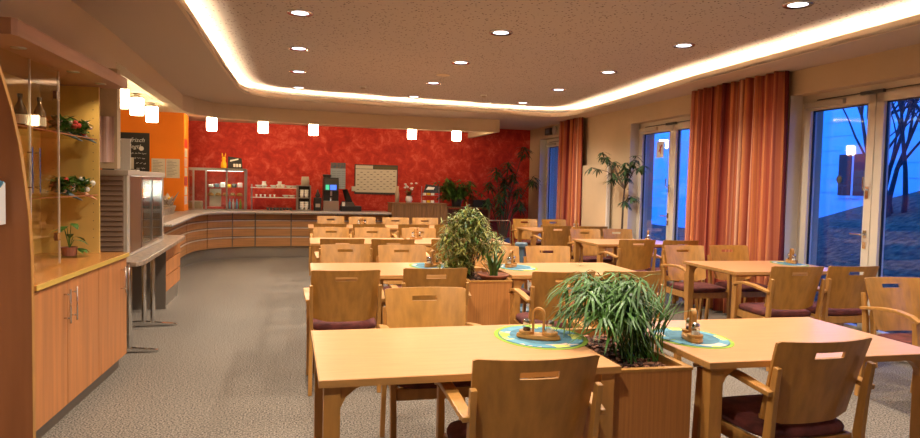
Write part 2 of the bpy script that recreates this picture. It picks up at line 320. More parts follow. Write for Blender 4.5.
# ------------------------------------------------------------------ outside
g = MB()
def gz(o, y): 
    k = min(2.6, max(.25, .88+(13.7-y)*.29)); return -.12+(k+.12)*min(1, max(0, (o-.9)/6))
rows = [i*.5 for i in range(0, 19)]; yy = [-6+i for i in range(0, 50)]
base = len(g.v)
for o_ in rows:
    for y_ in yy: g.v.append(tuple(wp(y_, o_+.45, gz(o_, y_)+ (R.random()-.5)*.06*(o_ > 1))))
for i in range(len(rows)-1):
    for j in range(len(yy)-1): a = i*len(yy)+j; g.f.append((a, a+1, a+1+len(yy), a+len(yy))); g.mi.append(0)
go = g.build('ground_outside', M_grass, smooth=True); struct(go)
nb = thing('neighbour_building', 'pale blue-lit building with horizontal cladding seen through the glass doors', 'building', (0, 0, 0))
mb = MB(); z = -.5
while z < 7: wbox(mb, -8, 45, 7.2, 7.6, z, z+.31); z += .33
wbox(mb, -8, 45, 7.23, 7.6, -.5, 7); mb.build('cladding', M_siding, nb)
mb = MB(); wbox(mb, 12.35, 13.30, 7.14, 7.24, 1.36, 2.42); wf = mb.build('window_frame', M_siding, nb)
for a, b in ((13.24, 12.88), (12.80, 12.41)):
    mb = MB(); wbox(mb, b, a, 7.12, 7.15, 1.42, 2.36); mb.build('curtained_pane', M_curt_brown, wf)
def tree(loc, h, seed, label, lean=0):
    rr = random.Random(seed); t = thing('bare_tree', label, 'tree', loc, 0); mb = MB()
    def br(p, d, L, r, dep):
        pts = [p]; q = p.copy(); dd = d.copy()
        for k in range(4): dd = (dd+Vector((rr.uniform(-.16, .16), rr.uniform(-.16, .16), rr.uniform(-.02, .1)))).normalized(); q = q+dd*(L/4); pts.append(q)
        mb.tube(pts, [r*(1-.14*k) for k in range(5)], 5 if dep > 1 else 4)
        if dep > 0:
            for k in range(4 if dep > 1 else 3):
                i = rr.choice([2, 3, 4]) if k else 4; nd = (dd+Vector((rr.uniform(-1, 1), rr.uniform(-1, 1), rr.uniform(-.2, .7)))*.8).normalized()
                br(pts[i], nd, L*rr.uniform(.55, .75), r*.5, dep-1)
    for k in range(6): br(Vector((rr.uniform(-.2, .2), rr.uniform(-.3, .3), -.2)), Vector((rr.uniform(-.25, .25), rr.uniform(-.35, .35)+lean, 1)).normalized(), h*.42, .05, 4)
    mb.build('branches', M_branch, t); return t
c = wp(9.35, 4.6, 0); tree((c.x, c.y, gz(4.2, 9.35)), 4.6, 3, 'bare many-stemmed tree on the grass bank beyond the right door leaf')
c = wp(8.5, 5.2, 0); tree((c.x, c.y, gz(4.75, 8.5)), 4.0, 11, 'bare tree at the far right of the grass bank outside', .1)

# ------------------------------------------------------------------ ceiling fittings
KC = 1.022
dl = [(.15, 5.85), (.18, 7.40), (.22, 8.95), (.26, 10.45), (1.93, 5.95), (1.98, 7.55), (2.03, 9.2), (2.06, 10.75), (3.70, 4.30), (3.75, 5.85), (3.80, 7.5), (3.84, 9.1), (3.9, 10.75), (.10, 4.3), (1.9, 4.3), (3.65, 2.7), (.08, 2.75), (1.87, 2.75), (.05, 1.15)]
def sc_(p): k = (Z_C-1.459)/(2.85-1.459); return p
proto = None
colr = {0: 'left', 1: 'middle', 2: 'right'}
for (x, y) in dl:
    x *= KC; y *= KC
    if proto is None:
        proto = thing('downlight', '', 'ceiling light', (x, y, Z_C))
        MB().lathe([(.072, -.006), (.105, -.012), (.112, -.004), (.112, .0), (.072, .0)], seg=24, caps=False).build('rim', M_chrome, proto, smooth=True)
        MB().lathe([(.0, -.005), (.073, -.005), (.073, -.001), (0, -.001)], seg=24).build('diffuser', M_diff, proto)
        o = proto
    else: o = dup(proto, (x, y, Z_C), 0, '')
    ci = 0 if x < 1 else 1 if x < 3 else 2; order = sorted([b*KC for a, b in dl if (0 if a < .95 else 1 if a < 2.8 else 2) == ci]); k = [i for i, v in enumerate(order) if abs(v-y) < .01][0]
    names = ['just behind the camera', 'above the camera', 'just out of view', 'nearest', 'second', 'third', 'farthest']
    vis = len([v for v in order if (v > (4.4 if ci == 2 else 5.5))]); rank = k-(len(order)-vis)
    words = ['nearest', 'second nearest', 'third nearest', 'fourth', 'fifth']
    words2 = words[:vis-1]+['farthest']
    o['label'] = ('round recessed downlight, %s in the %s row along the ceiling' % (words2[rank], colr[ci])) if rank >= 0 else 'round recessed downlight of the %s row, number %s overhead before the view' % (colr[ci], k+1)
    o['group'] = 'recessed downlights'
    L = bpy.data.lights.new('downlight_lamp', 'SPOT'); L.energy = DOWN_W; L.color = COOL; L.shadow_soft_size = .03; L.spot_size = 2.5; L.spot_blend = .9
    lo = bpy.data.objects.new('lamp', L); COL.objects.link(lo); lo.parent = o; lo.location = (0, 0, -.045)
for x, y, lb in ((1.15*KC, 9.93*KC, 'small white smoke detector on the ceiling between left and middle downlight rows'), (3.02*KC, 10.08*KC, 'small white smoke detector on the ceiling, right of the middle downlight row')):
    t = thing('smoke_detector', lb, 'smoke detector', (x, y, Z_C)); MB().lathe([(.05, 0), (.05, -.02), (.0, -.022)], seg=16).build('base', M_white, t); MB().lathe([(.035, -.022), (.03, -.045), (0, -.05)], seg=16).build('sensor', M_beige, t)
t = thing('ceiling_vent', 'pale round flush ceiling outlet near the middle downlights', 'vent', (2.0*KC, 8.26*KC+.25, Z_C)); MB().lathe([(.09, 0), (.09, -.006), (0, -.008)], seg=20).build('plate', M_lip, t)

pend = [(-1.18, 12.9), (-.30, 12.95), (.60, 13.0), (2.46, 12.98), (3.34, 12.95), (-1.92, 9.35), (-1.92, 10.3), (-1.92, 11.45)]
plab = ['just left of the glass display case end above the counter', 'above the cup shelf', 'above the coffee machine', 'right of the year planner board', 'last on the right near the bulkhead end', 'nearest, over the louvred fridge', 'second over the orange wall', 'third, nearest the orange wall corner']
proto = None
for (x, y), lb in zip(pend, plab):
    if proto is None:
        proto = thing('pendant_lamp', '', 'pendant lamp', (x, y, 2.62))
        MB().lathe([(0, 0), (.04, 0), (.04, -.02), (.008, -.024), (.008, -.03), (.06, -.035), (.085, -.05), (.085, -.062), (0, -.062)], seg=20).build('metal_cap', M_steel, proto)
        MB().lathe([(.08, -.06), (.088, -.07), (.088, -.28), (.08, -.295), (.0, -.295)], seg=24).build('glass_shade', M_glow, proto, smooth=False); o = proto
    else: o = dup(proto, (x, y, 2.62), 0, '')
    o['label'] = 'glowing white cylinder pendant lamp, '+lb; o['group'] = 'pendant lamps above the serving counter'

# ------------------------------------------------------------------ chairs
def curve_y(x, k=.05): return k*(abs(x)/.24)**2
def backmesh():
    W_, z0, z1 = .236, .49, .86
    us = [-1, -.94, -.8, -.6, -.4, -.3125, -.2, -.1, 0, .1, .2, .3125, .4, .6, .8, .94, 1]; vs = [0, .06, .2, .4, .6, .72, .80, .875, .95, 1]
    def P(u, v, side):
        x = u*(W_-.018*(1-v)); z = z0+(z1-z0)*v
        if v == 0: z += .02*max(0, abs(u)-.6)/.4+ (.02 if abs(u) > .97 else 0)
        if v == 1: z -= .006 if abs(u) > .97 else 0
        y = -.205-.10*v+curve_y(x)-.012*v*v; return Vector((x, y+(.0065 if side else -.0065), z))
    m = MB(); idx = {}
    for s in (0, 1):
        for i, u in enumerate(us):
            for j, v in enumerate(vs): idx[s, i, j] = len(m.v); m.v.append(tuple(P(u, v, s)))
    hole = lambda i, j: us[i] >= -.3125 and us[i+1] <= .3125 and vs[j] >= .80 and vs[j+1] <= .875
    ni, nj = len(us)-1, len(vs)-1
    for i in range(ni):
        for j in range(nj):
            if hole(i, j): continue
            for s in (0, 1):
                q = [idx[s, i, j], idx[s, i+1, j], idx[s, i+1, j+1], idx[s, i, j+1]]; m.f.append(tuple(q if s == 0 else q[::-1])); m.mi.append(0)
            for di, dj, a, b in ((0, -1, (i, j), (i+1, j)), (1, 0, (i+1, j), (i+1, j+1)), (0, 1, (i+1, j+1), (i, j+1)), (-1, 0, (i, j+1), (i, j))):
                ii, jj = i+di, j+dj
                if ii < 0 or jj < 0 or ii >= ni or jj >= nj or hole(ii, jj):
                    m.f.append((idx[0, *b], idx[0, *a], idx[1, *a], idx[1, *b])); m.mi.append(1)
    return m
def cushion(w_, d_, z0, z1, mb, cx=0, cy=0):
    rings = []
    for zz, sc in ((z0, .90), (z0+.008, .98), ((z0+z1)/2, 1.0), (z1-.012, .97), (z1-.002, .86), (z1+.004, .6), (z1+.006, .2)):
        r = []
        for k in range(28):
            a = 2*PI*k/28; cxx = math.copysign(abs(math.cos(a))**.42, math.cos(a)); syy = math.copysign(abs(math.sin(a))**.42, math.sin(a)); r.append((cx+cxx*w_/2*sc, cy+syy*d_/2*sc, zz))
        rings.append(r)
    return mb.loft(rings)
def make_chair():
    t = thing('dining_armchair', '', 'chair')
    backmesh().build('backrest', [M_beech, M_beech_solid], t)
    cushion(.47, .47, .425, .478, MB(), 0, .015).build('seat_cushion', M_seat, t, smooth=True)
    f = MB(); f.box((-.225, .19, .365), (.225, .215, .425)).box((-.22, -.215, .365), (.22, -.19, .425)).box((-.235, -.20, .365), (-.212, .2, .425)).box((.212, -.20, .365), (.235, .2, .425)); f.build('seat_frame', M_beech_solid, t, bevel=.003)
    for s in (-1, 1):
        MB().bar([(s*.235, -.285, 0), (s*.232, -.25, .3), (s*.230, -.236, .44), (s*.232, -.252, .60), (s*.234, -.278, .755)], [(.026, .036), (.026, .042), (.026, .045), (.024, .038), (.024, .028)]).build('leg', M_beech_solid, t, bevel=.003)
        MB().bar([(s*.240, .235, 0), (s*.242, .222, .3), (s*.246, .205, .5), (s*.250, .195, .63)], [(.030, .036), (.030, .042), (.028, .042), (.026, .036)]).build('leg', M_beech_solid, t, bevel=.003)
        MB().bar([(s*.248, -.27, .645), (s*.252, -.20, .655), (s*.258, -.08, .672), (s*.260, .06, .678), (s*.256, .17, .662), (s*.252, .235, .632)], [(.040, .022), (.046, .022), (.050, .022), (.050, .022), (.046, .022), (.036, .020)]).build('armrest', M_beech_solid, t, bevel=.004)
    return t
c0 = make_chair(); first = [True]
def chair(x, yb, facing, label, group, da=0):
    # yb: y of the backrest's top; facing 'away' (back to the camera) or 'here'
    label = 'beech armchair with burgundy seat, '+label
    if facing == 'away': rz, y = -TH+da, yb+.29
    else: rz, y = PI-TH+da, yb-.29
    if first[0]: first[0] = False; c0.location = (x, y, 0); c0.rotation_euler = (0, 0, rz); c0['label'] = label; c0['group'] = group; return c0
    return dup(c0, (x, y, 0), rz, label, group)
G1 = 'chairs at the nearest row of tables'; G2 = 'chairs at the second row of tables'; G3 = 'chairs at the third row of tables'; G4 = 'chairs at the farthest row of tables'; GR = 'chairs at the window side tables'
chair(.895, 2.20, 'away', 'seen from behind at the nearest left table', G1, .0)
chair(2.17, 2.26, 'away', 'seen from behind at the nearest right table', G1, .04)
chair(.81, 3.83, 'here', 'facing us across the nearest left table', G1)
chair(1.93, 3.83, 'here', 'facing us half hidden behind the drooping palm', G1)
chair(4.27, 3.93, 'here', 'facing us alone at the right picture edge', G1, -.05)
chair(.455, 4.66, 'away', 'back to us at the aisle end of the second row', G2)
chair(1.10, 4.72, 'away', 'back to us left of the leafy planter', G2)
chair(1.99, 4.45, 'away', 'back to us left of the palm top', G2, -.04)
chair(2.52, 4.44, 'away', 'back to us just above the drooping palm', G2)
chair(.61, 6.60, 'here', 'facing us at the left end behind the second row table', G2)
chair(1.15, 6.54, 'here', 'facing us, second behind the second row table', G2)
chair(2.08, 6.44, 'here', 'facing us just right of the bushy plant', G2)
chair(2.62, 6.42, 'here', 'facing us beside the blue stool', G2)
chair(4.12, 4.60, 'away', 'back to us, left one below the long curtain', GR, -.05)
chair(4.66, 4.58, 'away', 'back to us, right one before the garden door', GR, -.05)
chair(4.22, 6.47, 'here', 'facing us, left one before the long curtain', GR)
chair(4.78, 6.47, 'here', 'facing us against the long curtain, right one', GR)
chair(.66, 7.28, 'away', 'back to us at the aisle end of the third row', G3)
chair(1.20, 7.24, 'away', 'back to us second from the aisle in the third row', G3)
chair(1.86, 7.24, 'away', 'back to us mostly hidden behind the bushy plant', G3)
chair(.66, 9.15, 'here', 'facing us at the aisle end behind the third row table', G3)
chair(1.20, 9.12, 'here', 'facing us, second behind the third row table', G3)
chair(1.83, 9.10, 'here', 'facing us, third behind the third row table', G3)
chair(4.12, 7.20, 'away', 'back to us before the tall glass door, left one', GR)
chair(4.655, 7.12, 'away', 'back to us before the tall glass door, right one', GR)
chair(4.30, 9.10, 'here', 'facing us below the radiator', GR)
chair(4.84, 9.14, 'here', 'facing us beside the thin-stemmed tree', GR)
chair(.72, 9.95, 'away', 'back to us at the aisle end of the fourth row', G4)
chair(1.28, 9.93, 'away', 'back to us second from the aisle in the fourth row', G4)
chair(1.95, 9.93, 'away', 'back to us third from the aisle in the fourth row', G4)
chair(2.50, 9.93, 'away', 'back to us at the right end of the fourth row', G4)
chair(.87, 12.15, 'here', 'facing us nearest the coffee machine, left end of last row', G4)
chair(1.40, 12.0, 'here', 'facing us second from the left in the last row', G4)
chair(1.98, 11.9, 'here', 'facing us, third in the last row', G4)
chair(2.51, 11.9, 'here', 'facing us, fourth in the last row', G4)
chair(4.19, 9.78, 'away', 'back to us at the rear window table, left one', GR)
chair(4.78, 9.72, 'away', 'back to us at the rear window table, near the radiator', GR)
chair(4.37, 11.8, 'here', 'facing us beside the chrome trolley', GR)
chair(4.92, 11.75, 'here', 'facing us below the far blue window', GR)

# ------------------------------------------------------------------ tables
def make_table():
    W_, D_ = 1.18, .84
    t = thing('dining_table', '', 'table')
    m = MB(); m.box((0, 0, .728), (W_, D_, .75), 0); m.build('tabletop', [M_top], t, bevel=.002)
    m = MB(); e = .004; m.box((-e, -e, .722), (W_+e, 0, .7485)).box((-e, D_, .722), (W_+e, D_+e, .7485)).box((-e, 0, .722), (0, D_, .7485)).box((W_, 0, .722), (W_+e, D_, .7485)); m.build('edge_band', M_edge, t)
    m = MB(); m.box((.17, .10, .695), (W_-.17, .125, .728)).box((.17, D_-.125, .695), (W_-.17, D_-.10, .728)).box((.10, .17, .695), (.125, D_-.17, .728)).box((W_-.125, .17, .695), (W_-.10, D_-.17, .728)); m.build('apron', M_beech_solid, t)
    for sx in (0, 1):
        for sy in (0, 1):
            x = .045 if not sx else W_-.045; y = .045 if not sy else D_-.045; q = -1 if sx else 1; qy = -1 if sy else 1
            m = MB(); m.box((x-.03, y-.03, 0), (x+.03, y+.03, .728))
            pts = [(x+q*.028, .63), (x+q*.05, .675), (x+q*.085, .705), (x+q*.14, .726), (x+q*.028, .727)]
            m.loft([[(a, y+dy, b) for a, b in pts] for dy in (-.02, .02)])
            m.build('leg', M_beech_solid, t, bevel=.002)
    return t
tables = [(.145, 2.44, -.01, 'nearest light wood dining table on the left with round placemat at its right end'),
 (1.725, 2.41, -.03, 'nearest light wood dining table on the right, beside the palm planter'),
 (.24, 5.20, -TH, 'second row dining table by the aisle, left of the leafy planter'),
 (1.80, 5.09, -TH, 'second row dining table in the middle, right of the leafy planter'),
 (.35, 7.95, -TH, 'third row dining table by the aisle'),
 (1.58, 7.93, -TH, 'third row dining table behind the bushy plant'),
 (.44, 10.72, -TH, 'farthest row dining table by the aisle'),
 (1.68, 10.70, -TH, 'farthest row dining table before the slatted cabinet'),
 (3.89, 5.12, -TH, 'dining table beside the long curtain and garden door'),
 (3.91, 7.83, -TH, 'dining table below the tree by the tall glass door'),
 (3.97, 10.32, -TH, 'rear window side dining table near the far blue window')]
t0 = make_table()
for i, (x, y, rz, lb) in enumerate(tables):
    if i == 0: t0.location = (x, y, 0); t0.rotation_euler = (0, 0, rz); t0['label'] = lb; t0['group'] = 'dining tables'
    else: dup(t0, (x, y, 0), rz, lb, 'dining tables')

# placemats and condiment racks
def placemat(x, y, sx, sy, lb, rz=0):
    t = thing('placemat', lb, 'placemat', (x, y, .7503), rz, 'patterned round placemats')
    def disc(r0, r1, z, m, nm):
        mb = MB(); k = 40; w1 = [1+.035*math.sin(9*2*PI*i/k) for i in range(k)]
        if r0 == 0: mb.loft([[(math.cos(2*PI*i/k)*r1*sx, math.sin(2*PI*i/k)*r1*sy, zz) for i in range(k)] for zz in (z, z+.0008)])
        else:
            for i in range(k):
                j = (i+1) % k; c_ = lambda q, r, zz: (math.cos(2*PI*q/k)*r*sx, math.sin(2*PI*q/k)*r*sy, zz)
                mb.loft([[c_(i, r0, zz), c_(j, r0, zz), c_(j, r1, zz), c_(i, r1, zz)] for zz in (z, z+.0008)])
        mb.build(nm, m, t)
    disc(0, 1, 0.0002, M_green, 'lime_rim'); disc(0, .90, .0014, M_matblue, 'blue_centre'); disc(.66, .88, .0026, M_matband, 'patterned_band')
    return t
placemat(1.20, 2.98, .215, .265, 'blue round placemat with lime rim on the nearest left table')
placemat(1.92, 2.84, .175, .23, 'blue round placemat with lime rim on the nearest right table')
placemat(1.26, 5.74, .17, .25, 'blue-grey placemat on the second row aisle table')
placemat(2.01, 5.58, .17, .25, 'blue-grey placemat on the second row middle table')
placemat(4.9, 5.65, .14, .22, 'pale placemat on the table beside the garden door')
def condiment(x, y, rz, lb, jars=True, s=1.0):
    t = thing('condiment_rack', lb, 'condiment rack', (x, y, .7540), rz, 'wooden condiment racks on the tables')
    m = MB(); m.lathe([(0, 0), (.10, 0), (.105, .006), (.10, .02), (.0, .02)], seg=28, sy=.42); m.build('tray', M_beech_solid, t)
    m = MB(); m.lathe([(.030, .02), (.036, .022), (.036, .034), (.030, .034)], (-.055, 0, 0), 16).lathe([(.030, .02), (.036, .022), (.036, .034), (.030, .034)], (.055, 0, 0), 16); m.build('jar_rings', M_beech_solid, t)
    pts = [(-.024, 0, .018), (-.026, 0, .10)]+[(-.026*math.cos(a), 0, .115+.026*math.sin(a)) for a in [i*PI/8 for i in range(9)]]+[(.024, 0, .018)]
    MB().bar(pts, (.022, .009), upv=(0, 1, 0)).build('handle', M_beech_solid, t)
    for sx, nm in ((-1, 'salt_shaker'), (1, 'pepper_shaker')):
        j = MB().lathe([(.0, .021), (.020, .021), (.021, .026), (.019, .062), (.017, .066), (0, .066)], (sx*.055, 0, 0), 14).build(nm, M_glass, t, smooth=True)
        MB().lathe([(.0, .022), (.017, .022), (.016, .048), (0, .048)], (sx*.055, 0, 0), 10).build('filling', M_porc if sx < 0 else M_bark, j)
        MB().lathe([(.018, .064), (.019, .068), (.018, .082), (.010, .090), (0, .091)], (sx*.055, 0, 0), 14).build('metal_cap', M_chrome, j, smooth=True)
    return t
condiment(1.17, 2.93, 2.6, 'wooden condiment rack with two shakers, nearest left table')
condiment(1.90, 2.80, PI/2-.35, 'wooden condiment rack seen end-on, nearest right table')
condiment(1.28, 5.68, .7, 'condiment rack on the second row aisle table')
condiment(1.97, 5.62, .9, 'condiment rack on the second row middle table')
condiment(4.97, 5.70, 1.2, 'condiment rack before the garden door jamb')
condiment(1.70, 8.55, .5, 'condiment rack where the two third row tables meet')
condiment(1.30, 11.1, .4, 'condiment rack on the farthest row aisle table')
condiment(4.85, 8.25, 1.1, 'condiment rack on the table below the tree')
condiment(4.95, 10.8, .6, 'condiment rack on the rear window table')
m = MB()
for k, (dx, dy, a) in enumerate(((0, 0, .2), (.06, -.05, .7))): m.box((-.07, -.045, .0005+k*.001), (.07, .045, .0012+k*.001), 0, Matrix.Translation((dx, dy, 0)) @ Matrix.Rotation(a, 4, 'Z'))
tag(m.build('paper_napkins', M_paper, loc=(1.42, 8.2, .7505)), 'loose white paper leaflets on the third row table', 'napkins')
m = MB()
for k in range(9): m.leaf((0, 0, .004), (math.cos(k*.35-.4), math.sin(k*.35-.4), .12), .11, .008, .02)
tag(m.build('fallen_sprig', M_leaf, loc=(2.62, 5.6, .751)), 'small green sprig lying on the second row middle table', 'sprig')

# ------------------------------------------------------------------ planters and plants
def planter(x, y, w_, d_, h_, lb):
    t = thing('wooden_planter', lb, 'planter', (x, y, 0), -TH, 'wooden planter boxes between the tables')
    th = .022
    m = MB(); m.box((0, 0, .0), (w_, th, h_)).box((0, d_-th, 0), (w_, d_, h_)).box((0, th, 0), (th, d_-th, h_)).box((w_-th, th, 0), (w_, d_-th, h_)); m.build('side_panels', M_planter, t)
    m = MB(); m.box((-.004, -.004, h_), (w_+.004, th+.004, h_+.012)).box((-.004, d_-th, h_), (w_+.004, d_+.004, h_+.012)).box((-.004, th, h_), (th+.004, d_-th, h_+.012)).box((w_-th-.004, th, h_), (w_+.004, d_-th, h_+.012)); m.build('top_rim', M_beech_solid, t)
    so = MB(); nx, ny = 12, 26; b0 = len(so.v); rr = random.Random(3)
    for i in range(nx+1):
        for j in range(ny+1): so.v.append((th+(w_-2*th)*i/nx, th+(d_-2*th)*j/ny, h_-.035+rr.uniform(-.008, .008)))
    for i in range(nx):
        for j in range(ny): a = i*(ny+1)+j; so.f.append((a, a+ny+1, a+ny+2, a+1)); so.mi.append(0)
    for k in range(420):
        px, py = rr.uniform(th+.02, w_-th-.02), rr.uniform(th+.02, d_-th-.02); M = Matrix.Translation((px, py, h_-.026+rr.uniform(0, .008))) @ Matrix.Rotation(rr.uniform(0, 6), 4, 'Z') @ Matrix.Rotation(rr.uniform(-.5, .5), 4, 'X')
        so.box((-.014, -.007, -.003), (.014, .007, .003), 1 if rr.random() < .4 else 0, M)
    o = so.build('bark_mulch', [M_bark, mat('mulch_chip', (0.30, 0.13, 0.07), .9)], t); o['kind'] = 'stuff'
    return t
planter(1.335, 2.50, .36, .80, .70, 'wooden planter box of the drooping palm between the nearest tables')
planter(1.43, 5.08, .36, .84, .70, 'wooden planter box under the bushy variegated plant')

# drooping umbrella palm
t = thing('umbrella_palm', 'drooping dark green palm-like plant with long narrow leaves in the nearest planter', 'plant', (1.575, 2.80, .675))
st = MB(); lf = MB(); rr = random.Random(5)
heads = []
for k in range(48):
    a = rr.uniform(0, 2*PI); base = Vector((rr.uniform(-.07, .10), rr.uniform(-.10, .12), 0))
    if k < 37: tip = Vector((rr.uniform(-.25, .03), rr.uniform(-.10, .25), rr.uniform(.20, .40)))
    else: tip = Vector((rr.uniform(.04, .2), rr.uniform(-.05, .15), rr.uniform(.18, .30)))
    pts = [base.lerp(tip, q)+Vector((0, 0, .06*math.sin(q*PI))) for q in (0, .25, .5, .75, 1)]
    st.tube(pts, [.0045, .004, .0035, .003, .0025], 5); heads.append((tip, (pts[-1]-pts[-2]).normalized(), k < 37))
for tip, d, left in heads:
    for j in range(20 if left else 6):
        a = 2*PI*j/20+rr.uniform(-.15, .15); dv = Vector((math.cos(a), math.sin(a), rr.uniform(.15, .6)))
        if left: dv.x -= .35
        lf.leaf(tip-d*rr.uniform(0, .05), dv, rr.uniform(.13, .23) if left else rr.uniform(.09, .15), rr.uniform(.009, .014), rr.uniform(.3, .7) if left else rr.uniform(.0, .3))
for j in range(34):  # upright young blades on the right clump
    b = Vector((rr.uniform(.03, .13), rr.uniform(-.1, .1), .01)); a = rr.uniform(-1.3, 1.3); lf.leaf(b+Vector((0, 0, .1)), (math.cos(a)*.45, math.sin(a)*.45, 1), rr.uniform(.18, .3), .012, rr.uniform(.05, .25)); st.tube([b-Vector((0, 0, .02)), b+Vector((0, 0, .11))], .003, 4)
for (dx, dz, dy, L) in ((1, .18, .1, .36), (.9, .5, -.3, .28), (-.7, -.3, -.9, .22), (.1, -.5, -.9, .2), (-.9, .0, -.3, .3)):
    lf.leaf((.06 if dx > 0 else -.1, -.02, .17), (dx, dy, dz), L, .016, .12)
st.build('stems', M_leaf, t); lf.build('foliage', M_leaf, t)

# bushy variegated plant with fine leaves, in its planter
t = thing('bushy_plant', 'bushy pale green fine-leaved plant in the second planter', 'plant', (1.52, 5.42, .675))
st = MB(); lf = MB(); rr = random.Random(9)
cells = [((-.03, 0, .38), (.22, .22, .19)), ((-.13, 0, .24), (.14, .18, .20)), ((.15, .05, .30), (.17, .2, .13)), ((-.02, -.02, .49), (.15, .14, .12)), ((-.06, .02, .12), (.10, .12, .10))]
for c_, r_ in cells:
    for k in range(900):
        while True:
            q = Vector((rr.uniform(-1, 1), rr.uniform(-1, 1), rr.uniform(-1, 1)))
            if q.length < 1: break
        p = Vector(c_)+Vector((q.x*r_[0], q.y*r_[1], q.z*r_[2])); lf.leaf(p, (rr.uniform(-1, 1), rr.uniform(-1, 1), rr.uniform(-.6, .5)), rr.uniform(.04, .08), rr.uniform(.009, .015), .25, 2, rr.choice([0, 0, 0, 1]))
for k in range(26):
    c_, r_ = cells[k % 5]; tip = Vector(c_)+Vector((rr.uniform(-.7, .7)*r_[0], rr.uniform(-.7, .7)*r_[1], rr.uniform(0, .8)*r_[2])); b = Vector((rr.uniform(-.05, .05), rr.uniform(-.05, .05), 0)); st.tube([b, b.lerp(tip, .5)+Vector((0, 0, .05)), tip], [.005, .003, .002], 4)
st.build('stems', M_stem, t); lf.build('foliage', [M_leaf_y, M_leaf], t)
t = thing('strap_leaf_plant', 'small glossy strap-leaved plant in brown bowl at the front of the second planter', 'potted plant', (1.68, 5.22, .69))
MB().lathe([(0, 0), (.08, 0), (.125, .045), (.13, .055), (.12, .055), (.08, .035), (0, .03)], seg=24).build('bowl', M_terra, t, smooth=True)
lf = MB()
for k in range(26): a = rr.uniform(0, 6.28); lf.leaf((rr.uniform(-.03, .03), rr.uniform(-.03, .03), .03), (math.cos(a)*.4, math.sin(a)*.4, 1), rr.uniform(.16, .30), .024, rr.uniform(.05, .35))
lf.build('foliage', M_leaf, t)

# third row right table: plant, plate; slate stool
t = thing('low_plant', 'low bright green plant in a white pot on the third row table', 'potted plant', (2.36, 8.25, .7505))
MB().lathe([(0, 0), (.05, 0), (.065, .07), (.055, .07), (0, .06)], seg=16).build('pot', M_porc, t)
lf = MB()
for k in range(160): a = rr.uniform(0, 6.28); lf.leaf((rr.uniform(-.13, .15), rr.uniform(-.1, .1), .05+rr.uniform(0, .09)), (math.cos(a), math.sin(a), .4), .07, .035, .3, 2)
lf.build('foliage', M_leaf, t)
t = thing('plastic_stool', 'small slate blue plastic stool behind the middle table', 'stool', (2.75, 7.5, 0))
MB().lathe([(0, .74), (.06, .74), (.075, .755), (.075, .79), (.065, .80), (0, .80)], seg=20).build('seat', M_slate, t); MB().lathe([(.17, 0), (.17, .02), (.06, .05), (.04, .4), (.04, .74), (0, .74)], seg=16).build('pedestal', M_slate, t)

# tree beside the tall glass door
def pot(t, r, h, m): MB().lathe([(0, 0), (r*.75, 0), (r, h), (r*.9, h), (r*.85, h*.9), (0, h*.9)], seg=20).build('pot', m, t, smooth=True)
t = thing('slender_tree', 'slender dark-leaved indoor tree standing between the radiator and the tall glass door', 'plant', (5.10, 9.48, 0))
pot(t, .17, .32, M_terra); st = MB(); lf = MB(); rr = random.Random(21)
st.tube([(0, 0, .28), (.01, -.02, .9), (.0, -.05, 1.3), (0, -.08, 1.5)], [.02, .017, .014, .012], 7)
tips = []
for (dy, z, dx) in ((1.05, 1.80, -.1), (.85, 1.97, 0), (.6, 2.03, -.1), (.35, 1.88, 0), (.15, 1.70, -.1), (-.2, 1.75, 0), (-.45, 1.95, .0), (-.65, 1.86, -.1), (-.8, 1.80, -.05), (-.35, 1.62, -.1), (-.62, 1.33, -.1), (-.45, 1.25, -.15), (-.3, 1.85, -.1), (.4, 1.60, 0), (-.52, 1.72, -.2)):
    b = Vector((0, -.07, 1.45 if z > 1.5 else 1.2)); tip = Vector((dx, dy*.85, z)); mid = b.lerp(tip, .5)+Vector((0, 0, .10 if abs(dy) > .3 else .02)); st.tube([b, mid, tip], [.009, .006, .004], 5); tips += [tip, mid.lerp(tip, .6)]
for tp in tips:
    for k in range(10): a = rr.uniform(0, 6.28); lf.leaf(tp, (math.cos(a), math.sin(a)*1.2, rr.uniform(-.7, .5)), rr.uniform(.12, .2), .03, .25)
st.build('trunk', M_stem, t); lf.build('foliage', M_leaf_d, t)
# tall dragon tree before the red wall
t = thing('tall_dragon_tree', 'tall thin dark plant with leaf tufts in front of the red wall corner', 'plant', (4.60, 13.75, 0))
pot(t, .2, .35, M_dark); st = MB(); lf = MB()
for (x, y, z) in ((.42, -.1, 2.30), (.60, -.2, 1.68), (.10, 0, 1.98), (-.2, -.1, 1.85), (-.30, 0, 1.55), (.3, -.1, 1.45), (.05, .05, 1.65), (-.1, -.1, 1.3), (.22, 0, 1.75), (-.35, -.1, 1.2), (.35, -.1, 1.15), (.0, -.1, 1.5), (-.05, 0, 1.05)):
    st.tube([(x*.1, y*.1, .3), (x*.35, y*.3, z*.55), (x, y, z)], [.016, .012, .008], 5)
    for k in range(54): a = rr.uniform(0, 6.28); lf.leaf((x, y, z-rr.uniform(0, .2)), (math.cos(a), math.sin(a), rr.uniform(-.3, .7)), rr.uniform(.16, .28), .032, .35)
st.build('stems', M_stem, t); lf.build('foliage', M_leaf_d, t)
